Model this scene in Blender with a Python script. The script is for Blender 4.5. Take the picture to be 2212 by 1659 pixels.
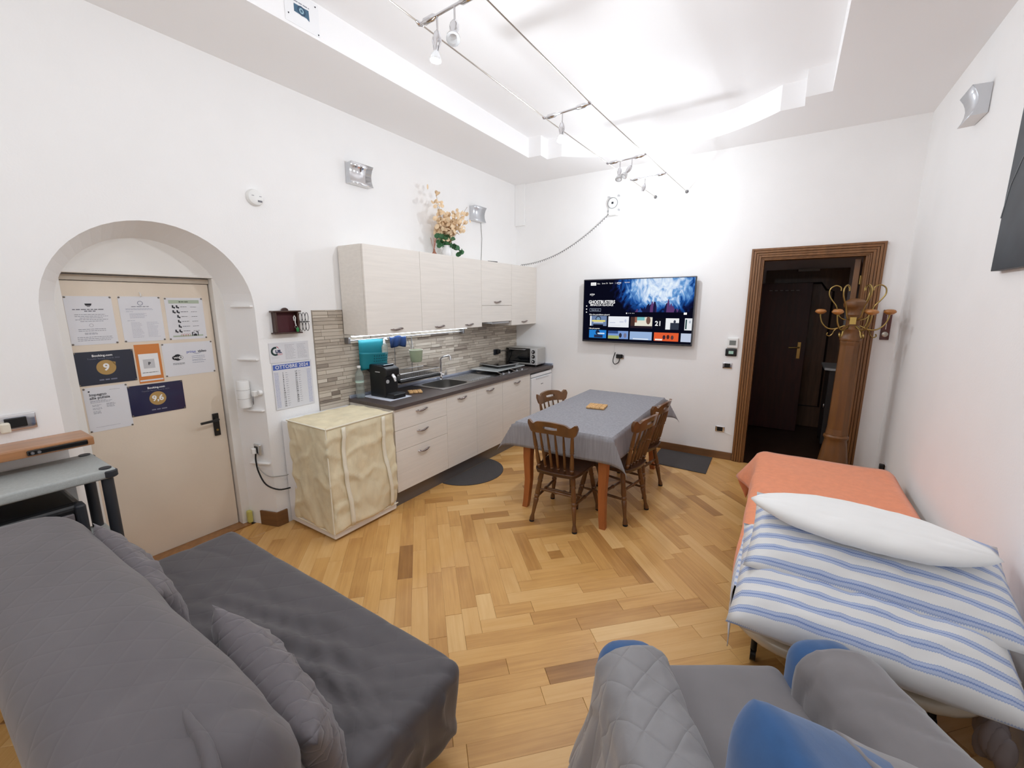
import bpy, math, random
from math import sin, cos, pi, radians, sqrt, atan2, floor, hypot, exp
from mathutils import Vector, Matrix, noise, geometry

# ------------------------------------------------------------------ scene, camera, light
scene = bpy.context.scene
for o in list(bpy.data.objects):
    bpy.data.objects.remove(o, do_unlink=True)
COL = scene.collection
random.seed(7)

IMG_W, IMG_H = 2212, 1659
FOCAL_PX = 912.7
CAM_LOC = Vector((3.2185, -5.099, 1.7241))
YAW, PITCH, ROLL = radians(-32.8186), radians(10.7502), radians(-0.1004)

def make_camera():
    fw = Vector((sin(YAW) * cos(PITCH), cos(YAW) * cos(PITCH), -sin(PITCH)))
    rt = Vector((cos(YAW), -sin(YAW), 0))
    up = rt.cross(fw)
    r2 = rt * cos(ROLL) + up * sin(ROLL)
    u2 = -rt * sin(ROLL) + up * cos(ROLL)
    m = Matrix((r2, u2, -fw)).transposed().to_4x4()
    m.translation = CAM_LOC
    cd = bpy.data.cameras.new('camera')
    cd.sensor_fit = 'HORIZONTAL'
    cd.sensor_width = 36.0
    cd.lens = FOCAL_PX / IMG_W * 36.0
    cd.clip_start = 0.05
    cd.clip_end = 60
    co = bpy.data.objects.new('camera', cd)
    COL.objects.link(co)
    co.matrix_world = m
    scene.camera = co
make_camera()

world = bpy.data.worlds.new('world')
scene.world = world
world.use_nodes = True
world.node_tree.nodes['Background'].inputs[0].default_value = (.02, .02, .022, 1)
world.node_tree.nodes['Background'].inputs[1].default_value = 1.0

vs = scene.view_settings
vs.view_transform = 'Standard'
vs.look = 'None'
vs.gamma = 1.0
vs.use_curve_mapping = False
vs.exposure = 0.0
scene.cycles.max_bounces = 14
scene.cycles.diffuse_bounces = 8

# lamp powers (W); the lamps themselves are built with the wire spotlights
LAMP_W = 25.0
LAMP_COL = (0.90, 0.972, 1.045)

# ------------------------------------------------------------------ materials
def c(r, g, b):
    f = lambda v: (v / 255 / 12.92) if v / 255 <= .04045 else ((v / 255 + .055) / 1.055) ** 2.4
    return (f(r), f(g), f(b), 1)

MATS = {}
def nd(t, kind, **kw):
    n = t.nodes.new(kind)
    for k, v in kw.items():
        if k == 'in_':
            for kk, vv in v.items():
                n.inputs[kk].default_value = vv
        else:
            setattr(n, k, v)
    return n

def M(name, col, rough=.5, metal=0., spec=.5, var=0., vscale=8., vstretch=(1, 1, 1), bump=0., bscale=60.,
      bstretch=(1, 1, 1), emit=None, estr=0., trans=0., coat=0., sheen=0., alpha=1., ior=None):
    if name in MATS:
        return MATS[name]
    m = bpy.data.materials.new(name)
    m.use_nodes = True
    t = m.node_tree
    p = t.nodes['Principled BSDF']
    p.inputs['Base Color'].default_value = col
    p.inputs['Roughness'].default_value = rough
    p.inputs['Metallic'].default_value = metal
    p.inputs['Specular IOR Level'].default_value = spec
    if trans: p.inputs['Transmission Weight'].default_value = trans
    if coat: p.inputs['Coat Weight'].default_value = coat
    if sheen:
        p.inputs['Sheen Weight'].default_value = sheen
    if alpha < 1: p.inputs['Alpha'].default_value = alpha
    if ior: p.inputs['IOR'].default_value = ior
    if emit:
        p.inputs['Emission Color'].default_value = emit
        p.inputs['Emission Strength'].default_value = estr
    if var or bump:
        tc = nd(t, 'ShaderNodeTexCoord')
        if var:
            mp = nd(t, 'ShaderNodeMapping')
            mp.inputs['Scale'].default_value = vstretch
            t.links.new(tc.outputs['Object'], mp.inputs[0])
            n1 = nd(t, 'ShaderNodeTexNoise', in_={'Scale': vscale, 'Detail': 5.})
            t.links.new(mp.outputs[0], n1.inputs['Vector'])
            mr = nd(t, 'ShaderNodeMapRange', in_={'From Min': .3, 'From Max': .7, 'To Min': 1 - var, 'To Max': 1 + var})
            t.links.new(n1.outputs['Fac'], mr.inputs[0])
            mx = nd(t, 'ShaderNodeVectorMath', operation='SCALE')
            mx.inputs[0].default_value = col[:3]
            t.links.new(mr.outputs[0], mx.inputs['Scale'])
            t.links.new(mx.outputs[0], p.inputs['Base Color'])
        if bump:
            mp2 = nd(t, 'ShaderNodeMapping')
            mp2.inputs['Scale'].default_value = bstretch
            t.links.new(tc.outputs['Object'], mp2.inputs[0])
            n2 = nd(t, 'ShaderNodeTexNoise', in_={'Scale': bscale, 'Detail': 4.})
            t.links.new(mp2.outputs[0], n2.inputs['Vector'])
            b = nd(t, 'ShaderNodeBump', in_={'Strength': bump, 'Distance': .01})
            t.links.new(n2.outputs['Fac'], b.inputs['Height'])
            t.links.new(b.outputs[0], p.inputs['Normal'])
    MATS[name] = m
    return m

def emission(name, col, s=1.):
    if name in MATS: return MATS[name]
    m = bpy.data.materials.new(name)
    m.use_nodes = True
    t = m.node_tree
    t.nodes.clear()
    e = nd(t, 'ShaderNodeEmission', in_={'Color': col, 'Strength': s})
    o = nd(t, 'ShaderNodeOutputMaterial')
    t.links.new(e.outputs[0], o.inputs[0])
    MATS[name] = m
    return m

def math_node(t, op, a, b=None):
    n = nd(t, 'ShaderNodeMath', operation=op)
    for i, v in enumerate((a, b)):
        if v is None: continue
        if isinstance(v, (int, float)): n.inputs[i].default_value = v
        else: t.links.new(v, n.inputs[i])
    return n.outputs[0]

def quilt_mat(name, col, cell, rough=.6, strength=.6, axes='XY', wr=.35, sheen=.3, wscale=7., spec=.4):
    """fabric stitched in diamonds: thin grooves between soft pads, plus creases"""
    if name in MATS: return MATS[name]
    m = M(name, col, rough=rough, var=.07, vscale=5., sheen=sheen, spec=spec)
    t = m.node_tree
    p = t.nodes['Principled BSDF']
    tc = nd(t, 'ShaderNodeTexCoord')
    sp = nd(t, 'ShaderNodeSeparateXYZ')
    t.links.new(tc.outputs['Object'], sp.inputs[0])
    x, y = sp.outputs[axes[0]], sp.outputs[axes[1]]
    def groove(v):
        f = math_node(t, 'FRACT', math_node(t, 'DIVIDE', v, cell))
        d = math_node(t, 'ABSOLUTE', math_node(t, 'SUBTRACT', f, .5))
        return math_node(t, 'POWER', math_node(t, 'MULTIPLY', d, 2.), 10.)
    g = math_node(t, 'MAXIMUM', groove(math_node(t, 'ADD', x, y)), groove(math_node(t, 'SUBTRACT', x, y)))
    n = nd(t, 'ShaderNodeTexNoise', in_={'Scale': wscale, 'Detail': 3., 'Distortion': 1.2})
    t.links.new(tc.outputs['Object'], n.inputs['Vector'])
    h = math_node(t, 'SUBTRACT', math_node(t, 'MULTIPLY', n.outputs['Fac'], wr * 3), math_node(t, 'MULTIPLY', g, .5))
    b = nd(t, 'ShaderNodeBump', in_={'Strength': strength, 'Distance': .02})
    t.links.new(h, b.inputs['Height'])
    t.links.new(b.outputs[0], p.inputs['Normal'])
    return m

def tone_mat(name, ramp, attr='tone', gs=(2.5, 60.), rough=.4, gain=.10, bump=.05, spec=.5, coat=0.):
    """pieces coloured by a per-piece tone, with grain running along each piece's own u"""
    if name in MATS: return MATS[name]
    m = bpy.data.materials.new(name)
    m.use_nodes = True
    t = m.node_tree
    p = t.nodes['Principled BSDF']
    p.inputs['Roughness'].default_value = rough
    p.inputs['Specular IOR Level'].default_value = spec
    if coat: p.inputs['Coat Weight'].default_value = coat
    a = nd(t, 'ShaderNodeAttribute', attribute_name=attr)
    cr = nd(t, 'ShaderNodeValToRGB')
    el = cr.color_ramp.elements
    for i, (pos, col) in enumerate(ramp):
        e = el[i] if i < 2 else el.new(pos)
        e.position = pos
        e.color = col
    uv = nd(t, 'ShaderNodeUVMap', uv_map='grain')
    mp = nd(t, 'ShaderNodeMapping')
    mp.inputs['Scale'].default_value = (gs[0], gs[1], 1)
    t.links.new(uv.outputs[0], mp.inputs[0])
    n = nd(t, 'ShaderNodeTexNoise', in_={'Scale': 1., 'Detail': 6., 'Roughness': .6, 'Distortion': .6})
    t.links.new(mp.outputs[0], n.inputs['Vector'])
    mp2 = nd(t, 'ShaderNodeMapping')
    mp2.inputs['Scale'].default_value = (gs[0] * 1.2, gs[1] * .15, 1)
    t.links.new(uv.outputs[0], mp2.inputs[0])
    n2 = nd(t, 'ShaderNodeTexNoise', in_={'Scale': 1., 'Detail': 3.})
    t.links.new(mp2.outputs[0], n2.inputs['Vector'])
    s = math_node(t, 'ADD', a.outputs['Fac'], math_node(t, 'MULTIPLY', math_node(t, 'SUBTRACT', n.outputs['Fac'], .5), gain * 4))
    s = math_node(t, 'ADD', s, math_node(t, 'MULTIPLY', math_node(t, 'SUBTRACT', n2.outputs['Fac'], .5), gain * 4))
    t.links.new(s, cr.inputs[0])
    t.links.new(cr.outputs[0], p.inputs['Base Color'])
    b = nd(t, 'ShaderNodeBump', in_={'Strength': bump, 'Distance': .002})
    t.links.new(n.outputs['Fac'], b.inputs['Height'])
    t.links.new(b.outputs[0], p.inputs['Normal'])
    MATS[name] = m
    return m

def wood(name, col, rough=.35, stretch=(1, 1, .12), scale=30., var=.22, coat=.2):
    return M(name, col, rough=rough, var=var, vscale=scale, vstretch=stretch, coat=coat, bump=.05, bscale=scale * 2, bstretch=stretch)

# ------------------------------------------------------------------ mesh building
def ridge(x, y, z, k=3.):
    """0..1, high along thin crease lines"""
    return max(0., 1 - 2.2 * abs(noise.noise(Vector((x, y, z))))) ** k

class B:
    def __init__(s):
        s.v = []; s.f = []
    def add(s, vs, fs):
        n = len(s.v)
        s.v.extend([tuple(v) for v in vs])
        s.f.extend([tuple(i + n for i in f) for f in fs])
        return s
    def box(s, x0, x1, y0, y1, z0, z1):
        return s.add([(x0, y0, z0), (x1, y0, z0), (x1, y1, z0), (x0, y1, z0), (x0, y0, z1), (x1, y0, z1), (x1, y1, z1), (x0, y1, z1)],
                     [(0, 3, 2, 1), (4, 5, 6, 7), (0, 1, 5, 4), (1, 2, 6, 5), (2, 3, 7, 6), (3, 0, 4, 7)])
    def prism(s, pts, axis, a, b):
        """polygon pts (2-D) extruded along axis from a to b"""
        n = len(pts)
        mk = {'x': lambda p, t: (t, p[0], p[1]), 'y': lambda p, t: (p[0], t, p[1]), 'z': lambda p, t: (p[0], p[1], t)}[axis]
        vs = [mk(p, a) for p in pts] + [mk(p, b) for p in pts]
        fs = [tuple(range(n - 1, -1, -1)), tuple(range(n, 2 * n))] + [(i, (i + 1) % n, n + (i + 1) % n, n + i) for i in range(n)]
        return s.add(vs, fs)
    def tube(s, path, r, n=8, cap=True, sm=0):
        path = [Vector(p) for p in path]
        k = len(path)
        rs = list(r) if isinstance(r, (list, tuple)) else [r] * k
        if sm:                                  # Catmull-Rom refinement of a bent path
            q = []; rq = []
            for i in range(k - 1):
                p0, p1, p2, p3 = path[max(i - 1, 0)], path[i], path[i + 1], path[min(i + 2, k - 1)]
                for j in range(sm):
                    t = j / sm
                    q.append(.5 * ((2 * p1) + (p2 - p0) * t + (2 * p0 - 5 * p1 + 4 * p2 - p3) * t * t + (3 * p1 - p0 - 3 * p2 + p3) * t ** 3))
                    rq.append(rs[i] + (rs[i + 1] - rs[i]) * t)
            q.append(path[-1]); rq.append(rs[-1])
            path, rs = q, rq
            k = len(path)
        t0 = (path[1] - path[0]).normalized()
        ref = Vector((0, 0, 1)) if abs(t0.z) < .9 else Vector((1, 0, 0))
        u = t0.cross(ref).normalized()
        vs = []
        for i in range(k):
            a = path[max(i - 1, 0)]; b = path[min(i + 1, k - 1)]
            t = (b - a).normalized()
            u = (u - t * u.dot(t))
            u = u.normalized() if u.length > 1e-6 else t.orthogonal().normalized()
            w = t.cross(u)
            for j in range(n):
                q = 2 * pi * j / n
                vs.append(path[i] + (u * cos(q) + w * sin(q)) * rs[i])
        fs = [(i * n + j, i * n + (j + 1) % n, (i + 1) * n + (j + 1) % n, (i + 1) * n + j) for i in range(k - 1) for j in range(n)]
        if cap:
            fs += [tuple(range(n - 1, -1, -1)), tuple((k - 1) * n + j for j in range(n))]
        return s.add(vs, fs)
    def lathe(s, prof, o=(0, 0, 0), axis=(0, 0, 1), n=16, flip=1, a0=0., ring=False):
        """profile of (radius, height) turned about an axis through o"""
        ax = Vector(axis).normalized()
        u = ax.orthogonal().normalized()
        w = ax.cross(u)
        o = Vector(o)
        vs = []
        for (r, h) in prof:
            for j in range(n):
                q = 2 * pi * j / n + a0
                vs.append(o + ax * h + (u * cos(q) + w * sin(q)) * max(r, 1e-5))
        k = len(prof)
        fs = [(i * n + j, i * n + (j + 1) % n, (i + 1) * n + (j + 1) % n, (i + 1) * n + j) for i in range(k - 1) for j in range(n)]
        if ring: fs += [((k - 1) * n + j, (k - 1) * n + (j + 1) % n, (j + 1) % n, j) for j in range(n)]
        else: fs += [tuple(range(n - 1, -1, -1)), tuple((k - 1) * n + j for j in range(n))]
        return s.add(vs, fs)
    def ball(s, o, r, n=12, m=8):
        r = r if isinstance(r, (tuple, list)) else (r, r, r)
        vs = []
        for i in range(m + 1):
            a = -pi / 2 + pi * i / m
            for j in range(n):
                q = 2 * pi * j / n
                rr = max(cos(a), 1e-4)
                vs.append((o[0] + r[0] * rr * cos(q), o[1] + r[1] * rr * sin(q), o[2] + r[2] * sin(a)))
        fs = [(i * n + j, i * n + (j + 1) % n, (i + 1) * n + (j + 1) % n, (i + 1) * n + j) for i in range(m) for j in range(n)]
        return s.add(vs, fs)
    def grid(s, fn, nu, nv, wrap=False):
        vs = [fn(i / nu, j / nv) for j in range(nv + 1) for i in range(nu + (0 if wrap else 1))]
        w = nu if wrap else nu + 1
        fs = []
        for j in range(nv):
            for i in range(nu):
                a = j * w + i; b = j * w + (i + 1) % w
                fs.append((a, b, b + w, a + w))
        return s.add(vs, fs)
    def rbox(s, x0, x1, y0, y1, z0, z1, r, nx=6, ny=6, nz=6, fn=None):
        """rounded box; the grid is finer near the edges; fn may move every point"""
        lo = Vector((x0, y0, z0)); hi = Vector((x1, y1, z1))
        il = lo + Vector((r, r, r)); ih = hi - Vector((r, r, r))
        def ticks(a, b, n):
            t = [a, a + r * .3, a + r * .6, a + r]
            t += [a + r + (b - a - 2 * r) * i / n for i in range(1, n)]
            return t + [b - r, b - r * .6, b - r * .3, b]
        T = [ticks(x0, x1, nx), ticks(y0, y1, ny), ticks(z0, z1, nz)]
        key = {}; vs = []; fs = []
        def vid(p):
            k = (round(p[0], 5), round(p[1], 5), round(p[2], 5))
            if k not in key:
                q = Vector([min(max(p[i], il[i]), ih[i]) for i in range(3)])
                d = Vector(p) - q
                w = q + d.normalized() * r if d.length > 1e-9 else Vector(p)
                nrm = d.normalized() if d.length > 1e-9 else Vector((0, 0, 1))
                if fn: w = Vector(fn(w, nrm))
                key[k] = len(vs); vs.append(w)
            return key[k]
        for ax in range(3):
            a, b = [i for i in range(3) if i != ax]
            for side in (0, 1):
                val = (lo if side == 0 else hi)[ax]
                for i in range(len(T[a]) - 1):
                    for j in range(len(T[b]) - 1):
                        q = []
                        for (ii, jj) in ((i, j), (i + 1, j), (i + 1, j + 1), (i, j + 1)):
                            p = [0, 0, 0]; p[ax] = val; p[a] = T[a][ii]; p[b] = T[b][jj]
                            q.append(vid(p))
                        if (side == 1) == (ax != 1): fs.append(tuple(q))
                        else: fs.append(tuple(reversed(q)))
        return s.add(vs, fs)
    def xf(s, m):
        s.v = [tuple(m @ Vector(v)) for v in s.v]
        return s

def root_org(o):
    while o.parent: o = o.parent
    return Vector(o.get('_org', (0, 0, 0)))

def mesh_obj(name, me, parent=None):
    o = bpy.data.objects.new(name, me)
    COL.objects.link(o)
    if parent: o.parent = parent
    return o

def obj(name, b, mat, parent=None, smooth=0, bevel=0., bseg=2, sub=0, solid=0., loc=None, rot=None, world=True):
    me = bpy.data.meshes.new(name)
    vs = b.v
    off = Vector((0, 0, 0))
    if parent is not None and world:
        off = root_org(parent)
    elif parent is None and loc is None:
        xs = [v[0] for v in vs]; ys = [v[1] for v in vs]; zs = [v[2] for v in vs]
        off = Vector(((min(xs) + max(xs)) / 2, (min(ys) + max(ys)) / 2, min(zs)))
    me.from_pydata([(v[0] - off.x, v[1] - off.y, v[2] - off.z) for v in vs], [], b.f)
    me.validate()
    me.materials.append(mat)
    if smooth:
        me.polygons.foreach_set('use_smooth', [True] * len(me.polygons))
        if smooth < 180: me.set_sharp_from_angle(angle=radians(smooth))
    me.update()
    o = mesh_obj(name, me, parent)
    if parent is None:
        o.location = off if loc is None else loc
        o['_org'] = tuple(off) if loc is None else (0, 0, 0)
    elif loc is not None:
        o.location = loc
    if rot is not None: o.rotation_euler = rot
    if name in ('small_print', 'side_notes', 'day_names', 'icons', 'heading'): o['kind'] = 'stuff'
    if solid:
        md = o.modifiers.new('solid', 'SOLIDIFY'); md.thickness = solid; md.offset = 0
    if bevel:
        md = o.modifiers.new('bevel', 'BEVEL'); md.width = bevel; md.segments = bseg; md.limit_method = 'ANGLE'; md.angle_limit = radians(40)
    if sub:
        md = o.modifiers.new('sub', 'SUBSURF'); md.levels = sub; md.render_levels = sub
    return o

def tag(o, label, cat, group=None):
    o['label'] = label; o['category'] = cat
    if group: o['group'] = group
    return o

def struct(o):
    o['kind'] = 'structure'
    return o

def thing(name, label, cat, loc=(0, 0, 0), rotz=0., group=None, world=True):
    o = bpy.data.objects.new(name, None)
    o.empty_display_size = .1
    COL.objects.link(o)
    o.location = loc
    o.rotation_euler = (0, 0, rotz)
    o['_org'] = tuple(loc) if world else (0, 0, 0)
    return tag(o, label, cat, group)

def bx(name, x0, x1, y0, y1, z0, z1, mat, parent=None, bevel=0., **kw):
    return obj(name, B().box(x0, x1, y0, y1, z0, z1), mat, parent, bevel=bevel, **kw)

def dup(root, loc, rotz, label=None, group=None):
    def rec(o, parent):
        k = o.copy()
        COL.objects.link(k)
        k.parent = parent
        for ch in list(o.children): rec(ch, k)
        return k
    r = rec(root, None)
    r.location = loc
    r.rotation_euler = (0, 0, rotz)
    r['_org'] = tuple(loc)
    if label: r['label'] = label
    if group: r['group'] = group
    return r

_font_cache = {}
def text_mesh(s, size=1., bold=0., align='CENTER', shear=0., sx=1., space=1.):
    cu = bpy.data.curves.new('t', 'FONT')
    cu.body = s; cu.size = size; cu.align_x = align; cu.align_y = 'CENTER'
    cu.offset = bold * size; cu.shear = shear; cu.resolution_u = 3
    cu.space_character = space
    ob = bpy.data.objects.new('t', cu)
    COL.objects.link(ob)
    bpy.context.view_layer.update()
    me = bpy.data.meshes.new_from_object(ob.evaluated_get(bpy.context.evaluated_depsgraph_get()))
    vs = [(v.co.x * sx, v.co.y) for v in me.vertices]
    fs = [tuple(p.vertices) for p in me.polygons]
    bpy.data.objects.remove(ob); bpy.data.curves.remove(cu); bpy.data.meshes.remove(me)
    return vs, fs

class Sheet:
    """a flat page: 2-D drawing on a plane with origin o (top-left), right u, up v"""
    def __init__(s, o, u, v):
        s.o = Vector(o); s.u = Vector(u).normalized(); s.v = Vector(v).normalized(); s.n = s.u.cross(s.v)
    def P(s, x, y, d=0.): return s.o + s.u * x + s.v * y + s.n * d
    def rect(s, b, x0, x1, y0, y1, d=.0006):
        return b.add([s.P(x0, y0, d), s.P(x1, y0, d), s.P(x1, y1, d), s.P(x0, y1, d)], [(0, 1, 2, 3)])
    def poly(s, b, pts, d=.0006):
        return b.add([s.P(x, y, d) for x, y in pts], [tuple(range(len(pts)))])
    def disc(s, b, x, y, rx, ry=None, d=.0006, n=24):
        ry = ry or rx
        return s.poly(b, [(x + rx * cos(2 * pi * i / n), y + ry * sin(2 * pi * i / n)) for i in range(n)], d)
    def ring(s, b, x, y, r0, r1, d=.0006, n=24, a0=0., a1=2 * pi):
        vs = []
        for i in range(n + 1):
            a = a0 + (a1 - a0) * i / n
            vs += [s.P(x + r0 * cos(a), y + r0 * sin(a), d), s.P(x + r1 * cos(a), y + r1 * sin(a), d)]
        return b.add(vs, [(2 * i, 2 * i + 1, 2 * i + 3, 2 * i + 2) for i in range(n)])
    def text(s, b, txt, x, y, size, d=.0008, **kw):
        vs, fs = text_mesh(txt, size, **kw)
        return b.add([s.P(x + a, y + q, d) for a, q in vs], fs)
    def lines(s, b, x0, x1, ys, h, ragged=.15, seed=1, words=True, d=.0006):
        """rows of tiny unreadable print"""
        rr = random.Random(seed)
        for y in ys:
            xe = x1 - (x1 - x0) * ragged * rr.random()
            x = x0
            while x < xe:
                w = min(h * rr.uniform(2, 6), xe - x)
                s.rect(b, x, x + w, y - h / 2, y + h / 2, d)
                x += w + h * .8
        return b
    def slab(s, b, x0, x1, y0, y1, t):
        vs = [s.P(x, y, d) for d in (0, t) for x, y in ((x0, y0), (x1, y0), (x1, y1), (x0, y1))]
        return b.add(vs, [(3, 2, 1, 0), (4, 5, 6, 7), (0, 1, 5, 4), (1, 2, 6, 5), (2, 3, 7, 6), (3, 0, 4, 7)])

# ------------------------------------------------------------------ palette
WALL = M('wall_paint', c(246, 245, 244), rough=.75, var=.012, vscale=3., bump=.06, bscale=90.)
CEIL = M('ceiling_paint', c(247, 246, 246), rough=.8, bump=.03, bscale=80.)
WHITE = M('white_plastic', c(238, 238, 236), rough=.35)
WHITE_G = M('white_enamel', c(240, 241, 243), rough=.2, coat=.3)
BLACK = M('black_plastic', c(18, 18, 20), rough=.35)
BLACK_G = M('black_gloss', c(10, 10, 12), rough=.12, coat=.5)
DARK_GREY = M('dark_grey_plastic', c(45, 47, 52), rough=.5)
CHROME = M('chrome', c(225, 225, 228), rough=.12, metal=1.)
STEEL = M('brushed_steel', c(190, 191, 194), rough=.28, metal=1., var=.08, vscale=40., vstretch=(1, .1, 1))
STEEL_D = M('dull_steel', c(150, 150, 152), rough=.4, metal=1.)
BRASS = M('antique_brass', c(165, 140, 85), rough=.3, metal=1.)
SKIRT = wood('skirting_wood', c(120, 84, 52), rough=.45, stretch=(.15, .15, 1), var=.15)
CASING = wood('casing_wood', c(128, 86, 48), rough=.4, stretch=(1, 1, .1), var=.2)
CABINET = M('cabinet_laminate', c(232, 226, 218), rough=.55, var=.035, vscale=22., vstretch=(1, .12, 2.5), bump=.05, bscale=120., bstretch=(1, .1, 2))
CAB_EDGE = M('cabinet_edge', c(205, 195, 182), rough=.6)
HANDLE = M('handle_metal', c(150, 140, 138), rough=.16, metal=1.)
WORKTOP = M('worktop_laminate', c(84, 74, 72), rough=.42, var=.14, vscale=30., vstretch=(3, .3, 1))
PAPER = M('paper', c(222, 222, 226), rough=.45, coat=.25)
INK = M('ink_black', c(40, 40, 46), rough=.6)
INK_G = M('ink_grey', c(150, 150, 158), rough=.6)
INK_B = M('ink_blue', c(74, 100, 178), rough=.6)
NAVY = M('print_navy', c(24, 28, 66), rough=.3, coat=.4)
NAVY2 = M('print_dark_navy', c(28, 34, 52), rough=.3, coat=.4)
GOLD = M('print_gold', c(176, 142, 84), rough=.5)
PRINT_W = M('print_white', c(235, 235, 235), rough=.5)
ORANGE_P = M('print_orange', c(208, 128, 62), rough=.5)

ROOM_W, ROOM_Y0, SOFF_Z, TOP_Z = 4.062, -6.6, 3.268, 3.463
WT = .9                                     # worktop top

# ------------------------------------------------------------------ floor: planks laid in squares set on the diagonal
FLOORB = M('floor_base', c(60, 42, 24), rough=.8)
floor_o = struct(obj('floor', B().box(-.34, ROOM_W, ROOM_Y0, 0, -.06, -.003), FLOORB))
PLANK = tone_mat('oak_planks', [(0., c(134, 90, 46)), (.35, c(184, 134, 74)), (.62, c(212, 163, 97)), (1., c(230, 190, 130))],
                 gs=(2.2, 55.), rough=.36, gain=.11, bump=.05, spec=.45)

def clip_poly(poly, x0, x1, y0, y1):
    def cut(pts, inside, inter):
        out = []
        for i in range(len(pts)):
            a, b = pts[i - 1], pts[i]
            ia, ib = inside(a), inside(b)
            if ib:
                if not ia: out.append(inter(a, b))
                out.append(b)
            elif ia: out.append(inter(a, b))
        return out
    def xi(v): return lambda a, b: (v, a[1] + (b[1] - a[1]) * (v - a[0]) / (b[0] - a[0]))
    def yi(v): return lambda a, b: (a[0] + (b[0] - a[0]) * (v - a[1]) / (b[1] - a[1]), v)
    for ins, it in ((lambda p: p[0] >= x0, xi(x0)), (lambda p: p[0] <= x1, xi(x1)), (lambda p: p[1] >= y0, yi(y0)), (lambda p: p[1] <= y1, yi(y1))):
        if len(poly) < 3: return []
        poly = cut(poly, ins, it)
    return poly

def poly_area(p): return abs(sum(p[i - 1][0] * p[i][1] - p[i][0] * p[i - 1][1] for i in range(len(p)))) / 2

def piece_mesh(name, items, mat):
    """items: (verts, faces, per-vertex (u,v), tone) -> one mesh with a grain uv map and a tone attribute"""
    me = bpy.data.meshes.new(name)
    V = []; F = []; UV = []; T = []
    for vs, fs, uvs, tone in items:
        n = len(V)
        V += vs
        for f in fs:
            F.append(tuple(i + n for i in f)); T.append(tone)
            UV += [uvs[i] for i in f]
    me.from_pydata(V, [], F)
    uvl = me.uv_layers.new(name='grain')
    uvl.data.foreach_set('uv', [k for uv in UV for k in uv])
    at = me.attributes.new('tone', 'FLOAT', 'FACE')
    at.data.foreach_set('value', T)
    me.materials.append(mat)
    me.update()
    return me

def prism_piece(poly, along, z0, z1, tone, rnd):
    """flat piece with softened upper edges, grain running along the given direction"""
    n = len(poly)
    cx = sum(p[0] for p in poly) / n; cy = sum(p[1] for p in poly) / n
    per = [(-along[1]), along[0]]
    off = (rnd.random() * 40, rnd.random() * 40)
    def shr(p, d):
        l = hypot(p[0] - cx, p[1] - cy)
        k = max(0, 1 - d / max(l, 1e-6))
        return (cx + (p[0] - cx) * k, cy + (p[1] - cy) * k)
    A = [shr(p, .0006) for p in poly]; T = [shr(p, .0022) for p in poly]
    vs = [(p[0], p[1], z0) for p in A] + [(p[0], p[1], z1 - .0012) for p in A] + [(p[0], p[1], z1) for p in T]
    fs = [tuple(range(2 * n, 3 * n))]
    for r in (0, 1):
        fs += [(r * n + i, r * n + (i + 1) % n, (r + 1) * n + (i + 1) % n, (r + 1) * n + i) for i in range(n)]
    uvs = [(v[0] * along[0] + v[1] * along[1] + off[0], v[0] * per[0] + v[1] * per[1] + off[1]) for v in vs]
    return vs, fs, uvs, tone

def lay_floor():
    rnd = random.Random(3)
    w = .093; C = (2.02, -2.615)
    pieces = []
    for k in range(48):
        r0, r1 = k * w, (k + 1) * w
        for side in range(4):
            th = pi / 4 + side * pi / 2
            al = (cos(th), sin(th)); pe = (-sin(th), cos(th))
            a = -r0; end = r1
            L = end - a
            cuts = [a]
            if L > .75:
                x = a + rnd.uniform(.2, .55)
                while x < end - .2:
                    cuts.append(x); x += rnd.uniform(.38, .62)
            cuts.append(end)
            for i in range(len(cuts) - 1):
                q = [(cuts[i], r0), (cuts[i + 1], r0), (cuts[i + 1], r1), (cuts[i], r1)]
                poly = [(C[0] + p[0] * al[0] + p[1] * pe[0], C[1] + p[0] * al[1] + p[1] * pe[1]) for p in q]
                rec = clip_poly(poly, -.205, .001, -4.56, -3.50)
                if len(rec) >= 3 and poly_area(rec) > .0002: pieces.append((rec, al, min(max(rnd.gauss(.5, .1), .1), .9)))
                poly = clip_poly(poly, .001, ROOM_W - .001, ROOM_Y0, -.001)
                if len(poly) < 3 or poly_area(poly) < .0004: continue
                t = rnd.gauss(.62, .13)
                if rnd.random() < .10: t -= .28
                pieces.append((poly, al, min(max(t, .03), .97)))
    fw = Vector((sin(YAW), cos(YAW))); rt = Vector((cos(YAW), -sin(YAW)))
    def score(pc):
        poly = pc[0]
        cx = sum(p[0] for p in poly) / len(poly); cy = sum(p[1] for p in poly) / len(poly)
        d = Vector((cx - CAM_LOC.x, cy - CAM_LOC.y))
        t, s = d.dot(fw), d.dot(rt)
        if t < .9 or abs(s) > t * 1.25 + .1: return 0
        if cy < -4.1 and cx < 2.3: return 0
        if cx > 3.15 and cy < -1.15: return 0
        if cx < .1: return 0
        return poly_area(poly) / (d.length ** 3)
    pieces.sort(key=score, reverse=True)
    rest = []
    for i, (poly, al, t) in enumerate(pieces):
        it = prism_piece(poly, al, -.003, rnd.uniform(-.0003, .0003), t, rnd)
        if i < 300:
            o = mesh_obj('plank', piece_mesh('plank', [it], PLANK), floor_o)
            o.location = -floor_o.location
        else: rest.append(it)
    o = mesh_obj('plank', piece_mesh('plank', rest, PLANK), floor_o)
    o.location = -floor_o.location
    o['kind'] = 'stuff'
lay_floor()

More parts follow.
